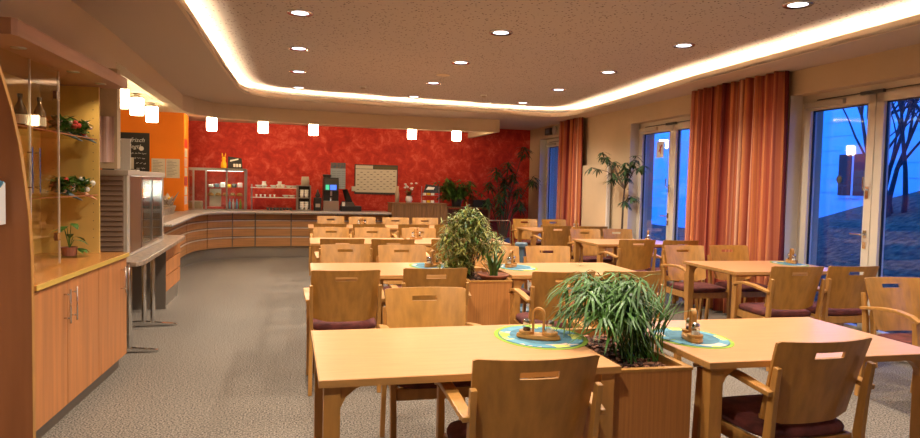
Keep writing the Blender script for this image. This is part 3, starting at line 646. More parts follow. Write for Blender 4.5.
# arching fern-like plant on a side table
t = thing('console_table', 'dark wood console table against the red wall behind the arching plant', 'console table', (3.34, 13.75, 0))
m = MB(); m.box((0, 0, .97), (1.02, .5, 1.0)); m.build('top', M_walnut, t)
MB().box((.03, .02, .0), (.07, .06, .97)).build('leg', M_walnut, t); MB().box((.95, .02, 0), (.99, .06, .97)).build('leg', M_walnut, t); MB().box((.03, .44, 0), (.07, .48, .97)).build('leg', M_walnut, t); MB().box((.95, .44, 0), (.99, .48, .97)).build('leg', M_walnut, t)
MB().box((.05, .1, .25), (.97, .12, .95)).build('back_panel', mat('dark_red_wood', (.10, .02, .015), .5), t)
tag(MB().box((3.95, 13.78, 1.0), (4.32, 14.15, 1.15)).build('black_box', M_black, bevel=.01), 'flat black box on the right end of the console table', 'box')
t = thing('arching_plant', 'arching mid green plant with long leaflets on the console table', 'potted plant', (3.62, 13.9, 1.0))
pot(t, .12, .16, M_dark); st = MB(); lf = MB(); rr = random.Random(31)
for k in range(44):
    a = rr.uniform(0, 6.28); rx = rr.uniform(.15, .62); tip = Vector((math.cos(a)*rx-.03, math.sin(a)*.22-.12, rr.uniform(.05, .66)*(1.15-rx*.8))); b = Vector((0, 0, .14)); pts = [b.lerp(tip, q)+Vector((0, 0, .22*math.sin(q*PI*.9)*(rx+.2))) for q in (0, .25, .5, .75, 1)]
    st.tube(pts, .004, 4)
    for q in range(34):
        f_ = rr.uniform(.25, 1)*4; i = min(3, int(f_)); p = pts[i].lerp(pts[i+1], f_-i); a2 = rr.uniform(0, 6.28); lf.leaf(p, (math.cos(a2), math.sin(a2)*.6, rr.uniform(-.5, .4)), rr.uniform(.10, .19), .035, .25, 2)
st.build('stems', M_leaf_d, t); lf.build('foliage', M_leaf, t)
# chrome rail
m = MB(); m.tube([(3.72, 11.95, 0), (3.72, 11.95, .78), (3.75, 11.95, .82), (4.13, 11.95, .82), (4.16, 11.95, .78), (4.16, 11.95, 0)], .012)
m.tube([(3.72, 12.35, 0), (3.72, 12.35, .5)], .012); m.tube([(4.16, 12.35, 0), (4.16, 12.35, .5)], .012); m.box((3.72, 11.95, .30), (4.16, 12.35, .315)); m.box((3.72, 11.95, .5), (4.16, 12.35, .51))
tag(m.build('chrome_trolley', M_chrome, smooth=False), 'chrome tube trolley frame standing before the tall dark plant', 'trolley')

# ------------------------------------------------------------------ window side: curtains, radiator, signs
def curtain(y1, y0, off, ztop, lb, seed, folds):
    rr = random.Random(seed); mb = MB(); nx = folds*10; nz = 10; uvs = []
    ph = [0]; 
    for i in range(nx): ph.append(ph[-1]+rr.uniform(.7, 1.3))
    for j in range(nz+1):
        v = j/nz; z = .03+(ztop-.03)*v
        for i in range(nx+1):
            s = i/nx; a = ph[i]/ph[-1]*folds*2*PI; amp = .065*(1-.25*v)*(1+.4*math.sin(a*.31+seed)); flare = (1-v)*.05*(s-.3)
            y = y1+(y0-y1)*s+.012*math.sin(a*2+1)-flare; o = off+amp*math.sin(a+.35*math.sin(v*3+s*9))
            mb.v.append(tuple(wp(y, -o, z))); uvs.append((ph[i]/ph[-1]*folds*.62, v))
    for j in range(nz):
        for i in range(nx): a = j*(nx+1)+i; mb.f.append((a, a+1, a+nx+2, a+nx+1)); mb.mi.append(0)
    o = mb.build('curtain', M_curtain, smooth=True, solid=1); uvl = o.data.uv_layers.new(name='UVMap')
    for l in o.data.loops: uvl.data[l.index].uv = uvs[l.vertex_index]
    sm = o.modifiers.new('s', 'SOLIDIFY'); sm.thickness = .004
    return tag(o, lb, 'curtain', 'orange and rust striped curtains')
curtain(7.74, 6.03, .14, 2.725, 'wide orange and rust striped curtain between the two garden doors', 4, 12)
curtain(12.25, 11.30, .13, 2.725, 'narrow rust striped curtain beside the farthest window', 8, 8)
t = thing('panel_radiator', 'tall flat cream panel radiator on the wall between curtain and tree', 'radiator', (0, 0, 0))
m = MB(); wbox(m, 10.30, 11.58, -.085, -.045, .25, 1.86); m.build('panel', M_wall, t, bevel=.008)
m = MB(); wbox(m, 10.24, 10.29, -.09, -.04, .25, 1.90); m.build('connection_column', M_white, t); m = MB(); wbox(m, 10.4, 11.5, -.045, 0, .9, .96); m.build('wall_bracket', M_white, t)
# sign box and speaker above far window
t = thing('wall_sign_box', 'small dark framed sign box above the farthest window', 'sign', (0, 0, 0)); m = MB(); wbox(m, 13.10, 13.40, -.06, 0, 2.54, 2.68); m.build('case', M_dark, t); m = MB(); wbox(m, 13.15, 13.35, -.062, -.06, 2.57, 2.65); m.build('face', M_slate, t)
t = thing('wall_loudspeaker', 'round beige wall loudspeaker right of the dark sign box', 'loudspeaker', (0, 0, 0)); m = MB(); c_ = wp(12.92, -.02, 2.61); m.loft([[wp(12.92+.11*math.cos(a), -o, 2.61+.085*math.sin(a)) for a in [2*PI*k/20 for k in range(20)]] for o in (0.0, .04)]); m.build('case', M_beige, t)
# sticker on tall door and bird disc
t = thing('door_sticker', 'white square sticker with red mark on the tall glass door', 'sticker', (0, 0, 0)); m = MB(); wbox(m, 8.93, 9.14, OFF+.008, OFF+.013, 1.93, 2.17); m.build('card', M_white, t)
m = MB(); m.bar([wp(8.98, OFF+.006, 2.12), wp(9.06, OFF+.006, 2.02)], (.003, .02)); m.bar([wp(9.04, OFF+.006, 2.12), wp(9.0, OFF+.006, 1.98)], (.003, .012)); m.build('red_mark', M_red, t)
t = thing('suction_disc', 'small round disc stuck on the garden door glass', 'sticker', (0, 0, 0)); m = MB(); m.loft([[wp(5.55+.035*math.cos(a), OFF+o, 1.60+.04*math.sin(a)) for a in [2*PI*k/16 for k in range(16)]] for o in (.007, .014)]); m.build('disc', M_dark, t)

# ------------------------------------------------------------------ left sideboard with glass cabinet
CA = .062
t = thing('sideboard', 'long cherry sideboard with two door pairs and slanted end gable at the left', 'cabinet', (-1.236, 3.97, 0), -CA)
YL = 1.70
def lb_(a, b, nm, m, bev=.002): return bx(nm, a, b, m, t, bev)
lb_((-.60, .0, .10), (-.022, YL, .845), 'carcass', M_cab)
lb_((-.58, .02, 0), (-.05, YL-.02, .10), 'plinth', M_plinth)
m = MB(); m.box((-.60, 0, .855), (.012, YL+.02, .885)); m.build('worktop', mat('cherry_worktop', (.52, .21, .05), .25, var=.12, scale=4, stretch=(6, 1, 1), coat=.4), t, bevel=.002)
bx('worktop_edge', (.012, 0, .855), (.016, YL+.02, .884), mat('yellow_edge', (.62, .40, .08), .35), t)
nd = [(.005, .47), (.476, 1.04), (1.046, YL)]
hp = [(.47, .60)]
for i, (a, b) in enumerate(nd):
    d_ = bx('door', (-.020, a, .105), (0, b, .845), M_cab, t, .0015)
    for hy in ({0: (b-.05,), 1: (a+.05,), 2: (YL-.15, YL-.06)}[i]):
        m = MB(); m.tube([(.035, hy, .60), (.035, hy, .80)], .006); m.tube([(0, hy, .63), (.035, hy, .63)], .005, 6); m.tube([(0, hy, .77), (.035, hy, .77)], .005, 6); m.build('bar_handle', M_chrome, d_, smooth=True)
# end gable in profile (faces the camera), tapering upward
gp = [(-.66, 0), (.0, 0), (.0, .86), (-.002, 1.05), (-.012, 1.25), (-.03, 1.42), (-.055, 1.62), (-.09, 1.80), (-.16, 2.06), (-.16, 2.13), (-.66, 2.13)]
MB().loft([[(x, y, z) for x, z in gp] for y in (-.03, 0)]).build('end_gable', M_cab2, t)
MB().loft([[(x-.0005, y, z) for x, z in ((.002, .0), (.004, .0), (.004, .86), (.002, 1.05), (-.008, 1.25), (-.026, 1.42), (-.051, 1.62), (-.086, 1.80), (-.156, 2.06), (-.159, 2.06), (-.09, 1.80), (-.055, 1.62), (-.03, 1.42), (-.012, 1.25), (-.002, 1.05), (.001, .86))] for y in (-.032, .002)]).build('gable_edging', M_beech_solid, t)
bx('back_panel', (-.60, 0, .885), (-.585, YL, 2.13), M_maple, t)
m = MB().box((-.585, YL-.022, .885), (-.185, YL, 2.13))
for zz in [1.0+.064*k for k in range(17)]:
    for xx in (-.225, -.50): m.box((xx-.003, YL-.0235, zz-.003), (xx+.003, YL-.0215, zz+.003), 1)
m.build('far_side_panel', [M_maple, M_dark], t)
for zz in (1.32, 1.735):
    bx('glass_shelf', (-.585, .02, zz), (-.20, YL-.022, zz+.006), M_glass_y, t); bx('shelf_front_edge', (-.20, .02, zz-.001), (-.196, YL-.022, zz+.007), M_cab2, t)
for a, b in ((.01, .44), (.445, .87)):
    gd = bx('glass_door', (-.182, a, .90), (-.176, b, 2.12), M_glass_y, t)
    bx('door_edge', (-.184, b-.006, .90), (-.174, b, 2.12), M_strip, gd)
    hy = b-.05 if a < .1 else a+.05
    m = MB(); m.tube([(-.15, hy, 1.36), (-.15, hy, 1.62)], .005, 6); m.tube([(-.176, hy, 1.39), (-.15, hy, 1.39)], .004, 5); m.tube([(-.176, hy, 1.59), (-.15, hy, 1.59)], .004, 5); m.build('bar_handle', M_chrome, gd)
    if a > .1: m = MB(); m.box((-.19, b-.06, 1.94), (-.168, b-.01, 1.99)); m.box((-.19, b-.06, 1.05), (-.168, b-.01, 1.10)); m.build('hinge', M_chrome, gd)
m = MB(); m.prism([(-.62, -.22), (-.005, -.22), (.012, -.19), (-.01, YL+.07), (-.66, YL+.07)], 2.135, 2.215); cn = m.build('canopy', mat('pink_beech_canopy', (.42, .20, .11), .4, var=.15, scale=3, stretch=(1, .4, 6)), t)
for yy_ in (.15, .95, 1.5):
    MB().lathe([(.0, 2.13), (.035, 2.13), (.04, 2.136), (0, 2.136)], (-.12, yy_, 0), 16).build('canopy_spotlight', M_steel, cn)
    L = bpy.data.lights.new('canopy_lamp', 'SPOT'); L.energy = 4.5; L.color = WARM; L.shadow_soft_size = .02; L.spot_size = 2.4; L.spot_blend = .8; lo = bpy.data.objects.new('lamp', L); COL.objects.link(lo); lo.parent = cn; lo.location = (-.12, yy_, 2.12)
SB = t
def sbp(x, y, z): c, s = math.cos(-CA), math.sin(-CA); return (-1.236+c*x-s*y, 3.97+s*x+c*y, z)
# leaflet dispenser on the gable
t = thing('leaflet_dispenser', 'white leaflet box with light blue back card on the slanted gable', 'leaflet box', (-1.345, 3.92, 1.21), 0)
m = MB(); m.box((-.18, -.09, 0), (.0, -.01, .012)).box((-.18, -.09, 0), (-.0, -.085, .05)).loft([[(.0, -.01, 0), (.0, -.09, 0), (.0, -.09, .17), (.0, -.01, .21)], [(.005, -.01, 0), (.005, -.09, 0), (.005, -.09, .17), (.005, -.01, .21)]]); m.build('holder', M_white, t)
MB().loft([[(-.18, -.02, .02), (-.18, -.012, .02), (-.18, -.012, .26), (-.18, -.02, .26)], [(-.0, -.02, .02), (0, -.012, .02), (0, -.012, .215), (0, -.02, .215)]]).build('back_card', M_blue, t)
MB().box((-.16, -.06, .02), (-.02, -.03, .15)).build('leaflets', M_slate, t)
# bottles, bouquets, plant
def bottle(x, y, z, lb):
    t = thing('sauce_bottle', lb, 'bottle', (x, y, z), 0, 'bottles on the glass shelf')
    MB().lathe([(0, 0), (.034, 0), (.036, .01), (.036, .10), (.030, .13), (.013, .165), (.012, .19), (0, .19)], seg=18).build('body', mat('amber_glass', (.10, .05, .015), .12, coat=.5) if 'amber_glass' not in MATS else MATS['amber_glass'], t, smooth=True)
    MB().lathe([(.0, .19), (.014, .19), (.014, .212), (0, .214)], seg=12).build('cap', M_dark, t); MB().lathe([(.0365, .03), (.0368, .031), (.0368, .085), (.0365, .086)], seg=18).build('label', M_paper, t)
bottle(*sbp(-.30, .90, 1.742), 'brown sauce bottle with pale label on the upper glass shelf')
bottle(*sbp(-.34, .72, 1.742), 'second brown bottle partly behind the cabinet edge on the upper shelf')
def bouquet(x, y, z, lb, seed, style):
    rr = random.Random(seed); t = thing('gift_bouquet', lb, 'bouquet', (x, y, z), 0, 'wrapped decorative bouquets on the cabinet shelves'); lf = MB(); fl = MB()
    for k in range(260): a = rr.uniform(0, 6.28); lf.leaf((rr.uniform(-.05, .06), rr.uniform(-.12, .08), rr.uniform(.02, .11)), (math.cos(a), math.sin(a), rr.uniform(.0, 1)), rr.uniform(.04, .08), .022, .2, 2)
    for k in range(9 if style else 7):
        p = (rr.uniform(.0, .08), rr.uniform(-.07, .14), rr.uniform(.02, .12)); r = rr.uniform(.014, .024); fl.lathe([(0, -r), (r*.7, -r*.7), (r, 0), (r*.7, r*.7), (0, r)], p, 8, k % 2)
    MB().loft([[(-.02+.05*math.cos(a), .03+.05*math.sin(a), .03) for a in [i*PI/5 for i in range(10)]], [(.11+.008*math.cos(a), .05+.008*math.sin(a), -.035) for a in [i*PI/5 for i in range(10)]]]).build('paper_cone', M_slate if not style else mat('peach_paper', (.7, .35, .2), .7), t)
    lf.build('greenery', M_leaf, t); fl.build('blossoms', [M_pink if not style else M_porc, M_red if not style else M_yellow], t)
bouquet(*sbp(-.30, 1.28, 1.742), 'leafy bouquet with pink candy on the upper open shelf, left', 1, 0)
bouquet(*sbp(-.28, 1.52, 1.742), 'bouquet of pink blossoms at the upper open shelf edge, right', 2, 0)
bouquet(*sbp(-.30, 1.27, 1.327), 'leafy bouquet with pink ribbon on the lower open shelf', 3, 0)
bouquet(*sbp(-.28, 1.52, 1.327), 'bouquet of white and yellow paper roses on the lower open shelf', 4, 1)
px, py, _ = sbp(-.30, 1.40, 0)
t = thing('small_potted_plant', 'small broad-leaved potted plant on a glass dish on the sideboard', 'potted plant', (px, py, .8852))
MB().lathe([(0, 0), (.11, 0), (.125, .006), (.11, .008), (0, .008)], seg=24).build('glass_dish', M_glass, t); MB().lathe([(0, .008), (.045, .008), (.055, .07), (.048, .07), (0, .06)], seg=16).build('pot', M_terra, t)
lf = MB(); rr = random.Random(4)
for k in range(7): a = k*.9; lf.tube([(0, 0, .06), (math.cos(a)*.03, math.sin(a)*.03, .12+.02*k)], .003, 4); lf.leaf((math.cos(a)*.03, math.sin(a)*.03, .12+.02*k), (math.cos(a), math.sin(a), .4), .11, .055, .4)
for k in range(4): lf.leaf((.05, .01*k, .06), (.6, .6-.5*k, .1), .10, .045, .25)
lf.build('foliage', M_leaf, t)

# ------------------------------------------------------------------ marble counter with refrigerated cabinet
t = thing('marble_counter', 'speckled marble serving ledge carried by chrome T-legs beyond the sideboard', 'counter', (0, 0, 0))
MB().prism([(-1.84, 6.95), (-1.84, 6.0), (-1.12, 5.98), (-1.08, 6.1), (-1.09, 8.7), (-1.12, 8.85), (-1.84, 8.85)], .735, .775).build('marble_slab', M_granite, t, bevel=.006)
for y in (6.12, 7.2):
    m = MB(); m.tube([(-1.28, y, .735), (-1.28, y, .03)], .022); m.tube([(-1.20, y, .735), (-1.20, y, .03)], .022); m.bar([(-1.75, y, .02), (-1.30, y, .035), (-.98, y, .012)], [(.05, .02), (.06, .035), (.045, .016)], upv=(0, 1, 0)); m.tube([(-1.0, y, 0), (-1.0, y, .02)], .024, 10); m.build('leg', M_chrome, t, smooth=False)
t = thing('drawer_unit', 'low cherry drawer unit with steel plinth under the far end of the marble ledge', 'cabinet', (-1.22, 8.13, 0), -.02)
bx('carcass', (-.5, 0, .17), (-.02, 1.0, .733), M_steel, t); bx('plinth', (-.5, .02, 0), (-.03, .98, .17), M_steel, t)
for z0 in (.19, .37, .55): bx('drawer', (-.02, .02, z0), (0, .98, z0+.165), M_cab, t)
bx('near_side', (-.5, -.012, .0), (-.0, 0, .735), M_plinth, t)
t = thing('refrigerated_cabinet', 'beige glass-fronted refrigerator with brown louvred side on the marble ledge', 'display fridge', (-1.25, 6.30, .776), -.01)
FH = .745; FL = 1.75
m = MB(); m.box((-.50, 0, 0), (0, FL, .03)).box((-.52, -.01, FH-.045), (.01, FL+.01, FH)).box((-.50, FL-.02, .03), (0, FL, FH-.04)).box((-.02, 0, .03), (0, .10, FH-.04)).box((-.02, FL-.06, .03), (0, FL, FH-.04)).box((-.50, 0, .03), (-.40, .25, FH-.04))
m.box((-.42, 0, .03), (-.02, .04, FH-.04)); m.build('housing', M_beige, t, bevel=.004)
m = MB()
for k in range(15): z = .05+k*.043; m.loft([[(-.46, -.004, z), (-.46, -.016, z+.008), (-.46, -.006, z+.034)], [(-.035, -.004, z), (-.035, -.016, z+.008), (-.035, -.006, z+.034)]])
m.box((-.47, -.004, .04), (-.03, 0, FH-.05)); m.build('louvred_side', M_louver, t)
bx('control_panel', (-.015, .10, .03), (.002, .55, FH-.05), mat('woodgrain_panel', (.16, .08, .04), .3), t)
for a, b in ((.60, 1.12), (1.10, 1.68)):
    d_ = bx('sliding_door', (-.012, a+.03, .06), (-.006, b-.03, FH-.08), M_glass, t); m = MB(); m.box((-.015, a, .03), (0, a+.03, FH-.05)).box((-.015, b-.03, .03), (0, b, FH-.05)).box((-.015, a, .03), (0, b, .06)).box((-.015, a, FH-.08), (0, b, FH-.05)); m.build('door_frame', M_steel, d_)
for z in (.27, .48): bx('shelf', (-.40, .58, z), (-.03, 1.70, z+.008), M_chrome, t)
bx('inner_back', (-.41, .56, .03), (-.40, 1.72, FH-.05), mat('fridge_liner', (.75, .80, .82), .4), t); bx('inner_lamp', (-.06, .60, FH-.075), (-.03, 1.68, FH-.06), M_tube, t)
m = MB(); m.lathe([(0, 0), (.06, 0), (.065, .005), (.015, .03), (.013, .22), (.03, .24), (.03, .26), (0, .26)], seg=12); 
L = bpy.data.lights.new('fridge_tube_light', 'AREA'); L.shape = 'RECTANGLE'; L.size = .05; L.size_y = 1.0; L.energy = 9; L.color = (.85, .95, 1); lo = bpy.data.objects.new('lamp', L); COL.objects.link(lo); lo.parent = t; lo.location = (-.10, 1.15, FH-.08)
t = thing('paper_holder', 'tall pale card holder standing on the louvred refrigerator', 'card holder', (-1.345, 6.75, .776+FH)); MB().box((-.09, -.05, 0), (.10, .05, .012)).build('base', M_paper, t); MB().box((-.045, -.01, .012), (.035, .005, .29)).build('upright', M_paper, t)
it = [('yoghurt_cup', M_porc), ('juice_bottle', M_yellow), ('yoghurt_cup', M_red)]
rr = random.Random(8); n_ = 0
for zi, z in enumerate((.03, .278, .488)):
    for k in range(8):
        y = .66+k*.125; o = MB().lathe([(0, 0), (.028, 0), (.033, .07), (.033, .08), (0, .08)] if k % 3 else [(0, 0), (.028, 0), (.028, .09), (.012, .12), (.012, .14), (0, .14)], seg=10).build('chilled_cup' if k % 3 else 'juice_bottle', [M_porc, M_pink, M_paper, M_orange][k % 4], smooth=True, loc=(-1.25-.18, 6.30+y, .776+z+.001))
        tag(o, ('small %s in the %s level of the refrigerator, %s from the near end' % ('cup' if k % 3 else 'bottle', ['bottom', 'middle', 'top'][zi], ['first', 'second', 'third', 'fourth', 'fifth', 'sixth', 'seventh', 'eighth'][k])), 'cup' if k % 3 else 'bottle', 'cups and bottles in the refrigerator')
t = thing('pink_menu_sheet', 'clear wavy sleeve of pink papers on the wall strip above the refrigerator', 'papers', (0, 0, 0))
m = MB(); m.loft([[(-1.455+.019*k, 6.085-.008*math.sin(k*1.7), z) for k in range(9)] for z in (1.58, 1.70, 1.83, 1.95)], closed=False); m.build('sheet', M_pink, t, solid=1)

# ------------------------------------------------------------------ curved serving counter
front = [(-1.60, 9.15), (-1.60, 10.3), (-1.60, 11.4), (-1.58, 12.0), (-1.50, 12.5), (-1.33, 12.90), (-1.08, 13.2), (-.78, 13.37), (-.45, 13.44), (.05, 13.47), (.55, 13.49), (1.10, 13.50), (1.65, 13.50), (2.12, 13.50)]
def strip(pts, d0, d1, z0, z1):
    a = offset_path(pts, d0); b = offset_path(pts, d1); m = MB()
    m.loft([[(p[0], p[1], z0), (p[0], p[1], z1), (q[0], q[1], z1), (q[0], q[1], z0)] for p, q in zip(a, b)]); return m
def dens(pts, k=3):
    # Catmull-Rom through the counter line
    out = []; P = [Vector(p) for p in pts]
    for i in range(len(P)-1):
        p0, p1, p2, p3 = P[max(i-1, 0)], P[i], P[i+1], P[min(i+2, len(P)-1)]
        for j in range(k): t_ = j/k; q = .5*((2*p1)+(p2-p0)*t_+(2*p0-5*p1+4*p2-p3)*t_*t_+(3*p1-p0-3*p2+p3)*t_**3); out.append((q.x, q.y))
    out.append(pts[-1]); return out
FD = offset_path(dens(front, 3), -.10)
ct = thing('steel_countertop', 'long curved steel countertop along the red wall with bright front edge', 'counter', (0, 0, 0))
strip(FD, -.06, .66, .85, .885).build('worktop', mat('counter_top_steel', (.36, .31, .26), .35, .35), ct)
strip(FD, -.20, -.175, .855, .885).build('front_rail', M_strip, ct); 
for d in (-.145, -.11, -.075): strip(FD, d-.008, d+.008, .868, .884).build('tray_rail', M_strip, ct)
m = MB(); fo = offset_path(FD, -.18); fi = offset_path(FD, -.05)
for i in range(2, len(FD), 5): m.bar([(fi[i][0], fi[i][1], .86), (fo[i][0], fo[i][1], .862)], (.02, .012), upv=(0, 0, 1))
m.build('rail_brackets', M_steel, ct)
strip(FD, -.20, .02, .850, .862).build('tray_shelf', mat('tray_shelf_grey', (.36, .31, .26), .35, .3), ct)
segs = [(0, 9, 'cherry base unit of the serving counter farthest left, behind the marble ledge'), (9, 15, 'cherry base unit at the start of the counter curve'), (15, 20, 'curved cherry base unit left of the rounded corner'), (20, 24, 'curved cherry base unit under the display case'), (24, 28, 'straight cherry base unit below the cup shelf'), (28, 33, 'straight cherry base unit below the coffee machine'), (33, 39, 'cherry base unit at the right end of the serving counter')]
for a, b, lbl in segs:
    P_ = FD[a:b+1]; t = thing('counter_unit', lbl, 'cabinet', (0, 0, 0), 0, 'base units of the serving counter')
    strip(P_, .015, .28, .20, .849).build('carcass', M_plinth, t); strip(P_, .06, .26, 0, .20).build('steel_plinth', mat('plinth_steel', (.50, .46, .40), .25, .8) if 'plinth_steel' not in MATS else MATS['plinth_steel'], t)
    P_ = list(P_); va = (Vector(P_[1])-Vector(P_[0])).normalized()*.012; vb = (Vector(P_[-2])-Vector(P_[-1])).normalized()*.012; P_[0] = (P_[0][0]+va.x, P_[0][1]+va.y); P_[-1] = (P_[-1][0]+vb.x, P_[-1][1]+vb.y)
    for z0, z1 in ((.215, .40), (.415, .575), (.59, .715), (.73, .845)):
        L0 = Vector(P_[0]); d_ = strip(P_, .0, .014, z0, z1).build('drawer', M_counter, t)
        strip(P_, -.012, .0, z1-.02, z1-.004).build('grip_strip', M_strip, d_)
# items at the counter
def cyl(prof, nm, m, x, y, z, seg=16): return MB().lathe(prof, seg=seg).build(nm, m, smooth=True, loc=(x, y, z))
CT = .886
t = thing('glass_showcase', 'steel framed glass display case with lit top on the counter corner', 'display case', (-1.72, 13.52, CT))
W_, D_, H_ = 1.10, .52, .77; m = MB()
for x in (0, .15, .37, .74, 1.07): m.box((x, 0, 0), (x+.03, .03, H_))
for x in (0, 1.07): m.box((x, D_-.03, 0), (x+.03, D_, H_))
m.box((0, 0, H_), (1.10, D_, H_+.02)).box((0, 0, 0), (1.10, .03, .02)).box((0, 0, H_-.03), (1.10, .025, H_)); m.build('frame', M_steel, t)
for a, b in ((.03, .15), (.18, .37), (.40, .74), (.77, 1.07)): MB().box((a, .010, .02), (b, .016, H_-.03)).build('pane', M_glass, t)
MB().box((1.085, .03, .02), (1.092, D_-.03, H_)).build('pane', M_glass, t); 
for z in (.26, .42): MB().box((.40, .05, z), (1.05, D_-.04, z+.008)).build('shelf', M_glass, t)
MB().box((.40, .04, H_-.035), (1.05, .09, H_-.02)).build('tube_light', M_tube, t)
L = bpy.data.lights.new('showcase_tube_light', 'AREA'); L.shape = 'RECTANGLE'; L.size = .6; L.size_y = .05; L.energy = 4; L.color = (1, .95, .85); lo = bpy.data.objects.new('lamp', L); COL.objects.link(lo); lo.parent = t; lo.location = (.72, .1, H_-.05)
rr = random.Random(12); pos = ['first', 'second', 'third', 'fourth', 'fifth', 'sixth', 'seventh', 'eighth', 'ninth']
for k in range(6):
    o = MB().box((0, 0, 0), (.085, .12, .05+.02*(k % 3))).build('snack_packet', [M_paper, M_slate, M_porc, M_yellow, M_dark, M_pink][k], bevel=.01, loc=(-1.72+.42+k*.105, 13.62, CT+.429)); tag(o, 'snack packet on the upper glass shelf of the display case, %s from left' % pos[k], 'snack', 'snack packets in the display case')
for k in range(5):
    o = cyl([(0, 0), (.055, 0), (.05, .03), (.03, .055), (0, .06)], 'pastry', M_beech, -1.72+.46+k*.13, 13.68, CT+.269, 12); tag(o, 'golden pastry on the lower glass shelf of the display case, %s from left' % pos[k], 'pastry', 'pastries in the display case')
tag(MB().box((-1.29, 13.72, CT), (-1.08, 13.75, CT+.40)).build('price_sheet', M_paper), 'white sheet standing inside the display case', 'paper')
tag(MB().box((-1.34, 13.60, CT), (-1.0, 13.80, CT+.06)).build('red_tray', M_red, bevel=.01), 'red tray in the bottom of the display case', 'tray')
for k in range(4): tag(cyl([(0, 0), (.022, 0), (.022, .12), (.01, .15), (.01, .19), (0, .19)], 'small_bottle', [M_blue, M_porc, M_blue, M_green][k], -.92+k*.065, 13.66, CT+.021, 10), 'small drink bottle in the bottom of the display case, %s from left' % pos[k], 'bottle', 'drink bottles in the display case')
tag(MB().box((-1.66, 13.62, CT), (-1.42, 13.9, CT+.16)).build('napkin_box', M_reflect, bevel=.02), 'pale box at the left end inside the display case', 'box')
zt = CT+H_+.021
t = thing('bunny_figurine', 'yellow plastic bunny figurine on top of the display case', 'figurine', (-1.03, 13.66, zt))
MB().lathe([(0, 0), (.045, 0), (.055, .04), (.05, .10), (.03, .14), (.035, .16), (.038, .185), (.028, .21), (0, .22)], seg=16).build('body', M_yellow, t, smooth=True)
for s in (-1, 1): MB().tube([(s*.015, 0, .20), (s*.028, 0, .25), (s*.032, 0, .29)], [.009, .013, .005], 8).build('ear', M_yellow, t, smooth=True)
t = thing('promotion_card', 'black promotional card with white lettering leaning on top of the display case', 'sign', (-.96, 13.70, zt)); MB().loft([[(0, 0, 0), (.27, 0, 0), (.27, .008, 0), (0, .008, 0)], [(0, .03, .23), (.25, .03, .20), (.25, .038, .20), (0, .038, .23)]]).build('card', M_black, t)
m = MB()
for k in range(3): m.lathe([(0, 0), (.028, 0), (.028, .006), (0, .006)], (0, 0, 0), 12) if 0 else m.box((.10+k*.05, -.004, .03), (.14+k*.05, .002, .09))
m.loft([[(.04, .008, .13), (.04, .012, .13), (.04, .014, .16), (.04, .010, .16)], [(.19, .012, .17), (.19, .016, .17), (.19, .018, .195), (.19, .014, .195)]]); m.build('white_print', M_chalk, t)

# cup shelf on the red wall
t = thing('cup_shelf_rack', 'steel rack with two glass shelves of white crockery by the red wall', 'shelf', (-.53, 13.85, CT))
for x in (0, .86):
    for y in (.0, .24): MB().tube([(x, y, 0), (x, y, .50)], .010, 8).build('post', M_steel, t)
for z in (.24, .43): MB().box((-.02, -.02, z), (.88, .26, z+.012)).build('shelf', M_glass, t); 
m = MB(); [m.box((-.02, -.025, z-.002), (.88, -.018, z+.014)) for z in (.24, .43)]; m.build('shelf_edge', M_porc, t)
bprof = [(0, 0), (.03, 0), (.065, .035), (.068, .045), (.06, .045), (0, .01)]; cprof = [(0, 0), (.03, 0), (.04, .04), (.042, .065), (.037, .065), (0, .01)]
def put(nm, prof, x, z, lb, y=13.93): return tag(cyl(prof, nm, M_porc, x, y, CT+z), lb, 'crockery', 'white crockery on the glass shelves')
for i, (x, pr_, nm) in enumerate(((-.40, bprof, 'bowl'), (-.30, bprof, 'bowl'), (-.12, bprof, 'bowl'), (-.02, cprof, 'cup'), (.06, cprof, 'cup'), (.17, bprof, 'bowl'), (.27, bprof, 'bowl'))): put(nm, pr_, x, .443, 'white %s on the upper glass shelf, %s from left' % (nm, pos[i]))
for i, (x, y) in enumerate(((-.12, 14.04), (-.42, 14.04))): put('jug', [(0, 0), (.04, 0), (.05, .05), (.035, .09), (.045, .12), (.04, .12), (0, .02)], x+.12, .443, 'white jug standing at the back of the upper shelf, %s' % ('left' if x < -.3 else 'middle'), y)
for i, x in enumerate((-.44, -.36, -.28, -.18, -.1)): put('egg_cup', [(0, 0), (.02, 0), (.012, .02), (.024, .05), (.02, .05), (0, .03)], x, .253, 'small white cup on the lower glass shelf, %s from left' % pos[i])
for i, x in enumerate((.12, .24)): put('bowl', bprof, x, .253, 'white bowl at the right of the lower glass shelf, %s' % ['left one', 'right one'][i])
for i in range(8): tag(cyl([(0, 0), (.022, 0), (.03, .05), (.025, .05), (0, .01)], 'dark_cup', M_dark, -.22+i*.062, 13.80, CT), 'dark cup standing on the counter below the shelves, %s from left' % pos[i], 'cup', 'dark cups on the counter')
# cup dispenser
t = thing('cup_dispenser', 'tall steel cup warmer holding stacked white cups, paper cups on top', 'cup dispenser', (.34, 13.72, CT))
m = MB(); m.box((0, 0, 0), (.02, .26, .50)).box((.24, 0, 0), (.26, .26, .50)).box((.02, .24, 0), (.24, .26, .50)).box((0, 0, .48), (.26, .26, .50)).box((.02, 0, .0), (.24, .24, .02)).box((.02, 0, .24), (.24, .24, .255)); m.build('housing', M_steel, t); MB().box((.02, .235, .02), (.24, .24, .48)).build('dark_inside', M_dark, t)
for z, n2 in ((.02, 'lower'), (.256, 'upper')):
    for x in (.085, .175):
        for k in range(3): tag(cyl(cprof, 'stacked_cup', M_porc, .34+x, 13.80, CT+z+.001+k*.045), 'white cup in the %s compartment of the cup warmer, %s of the %s stack' % (n2, ['bottom', 'middle', 'top'][k], 'left' if x < .1 else 'right'), 'cup', 'cups stacked in the cup warmer')
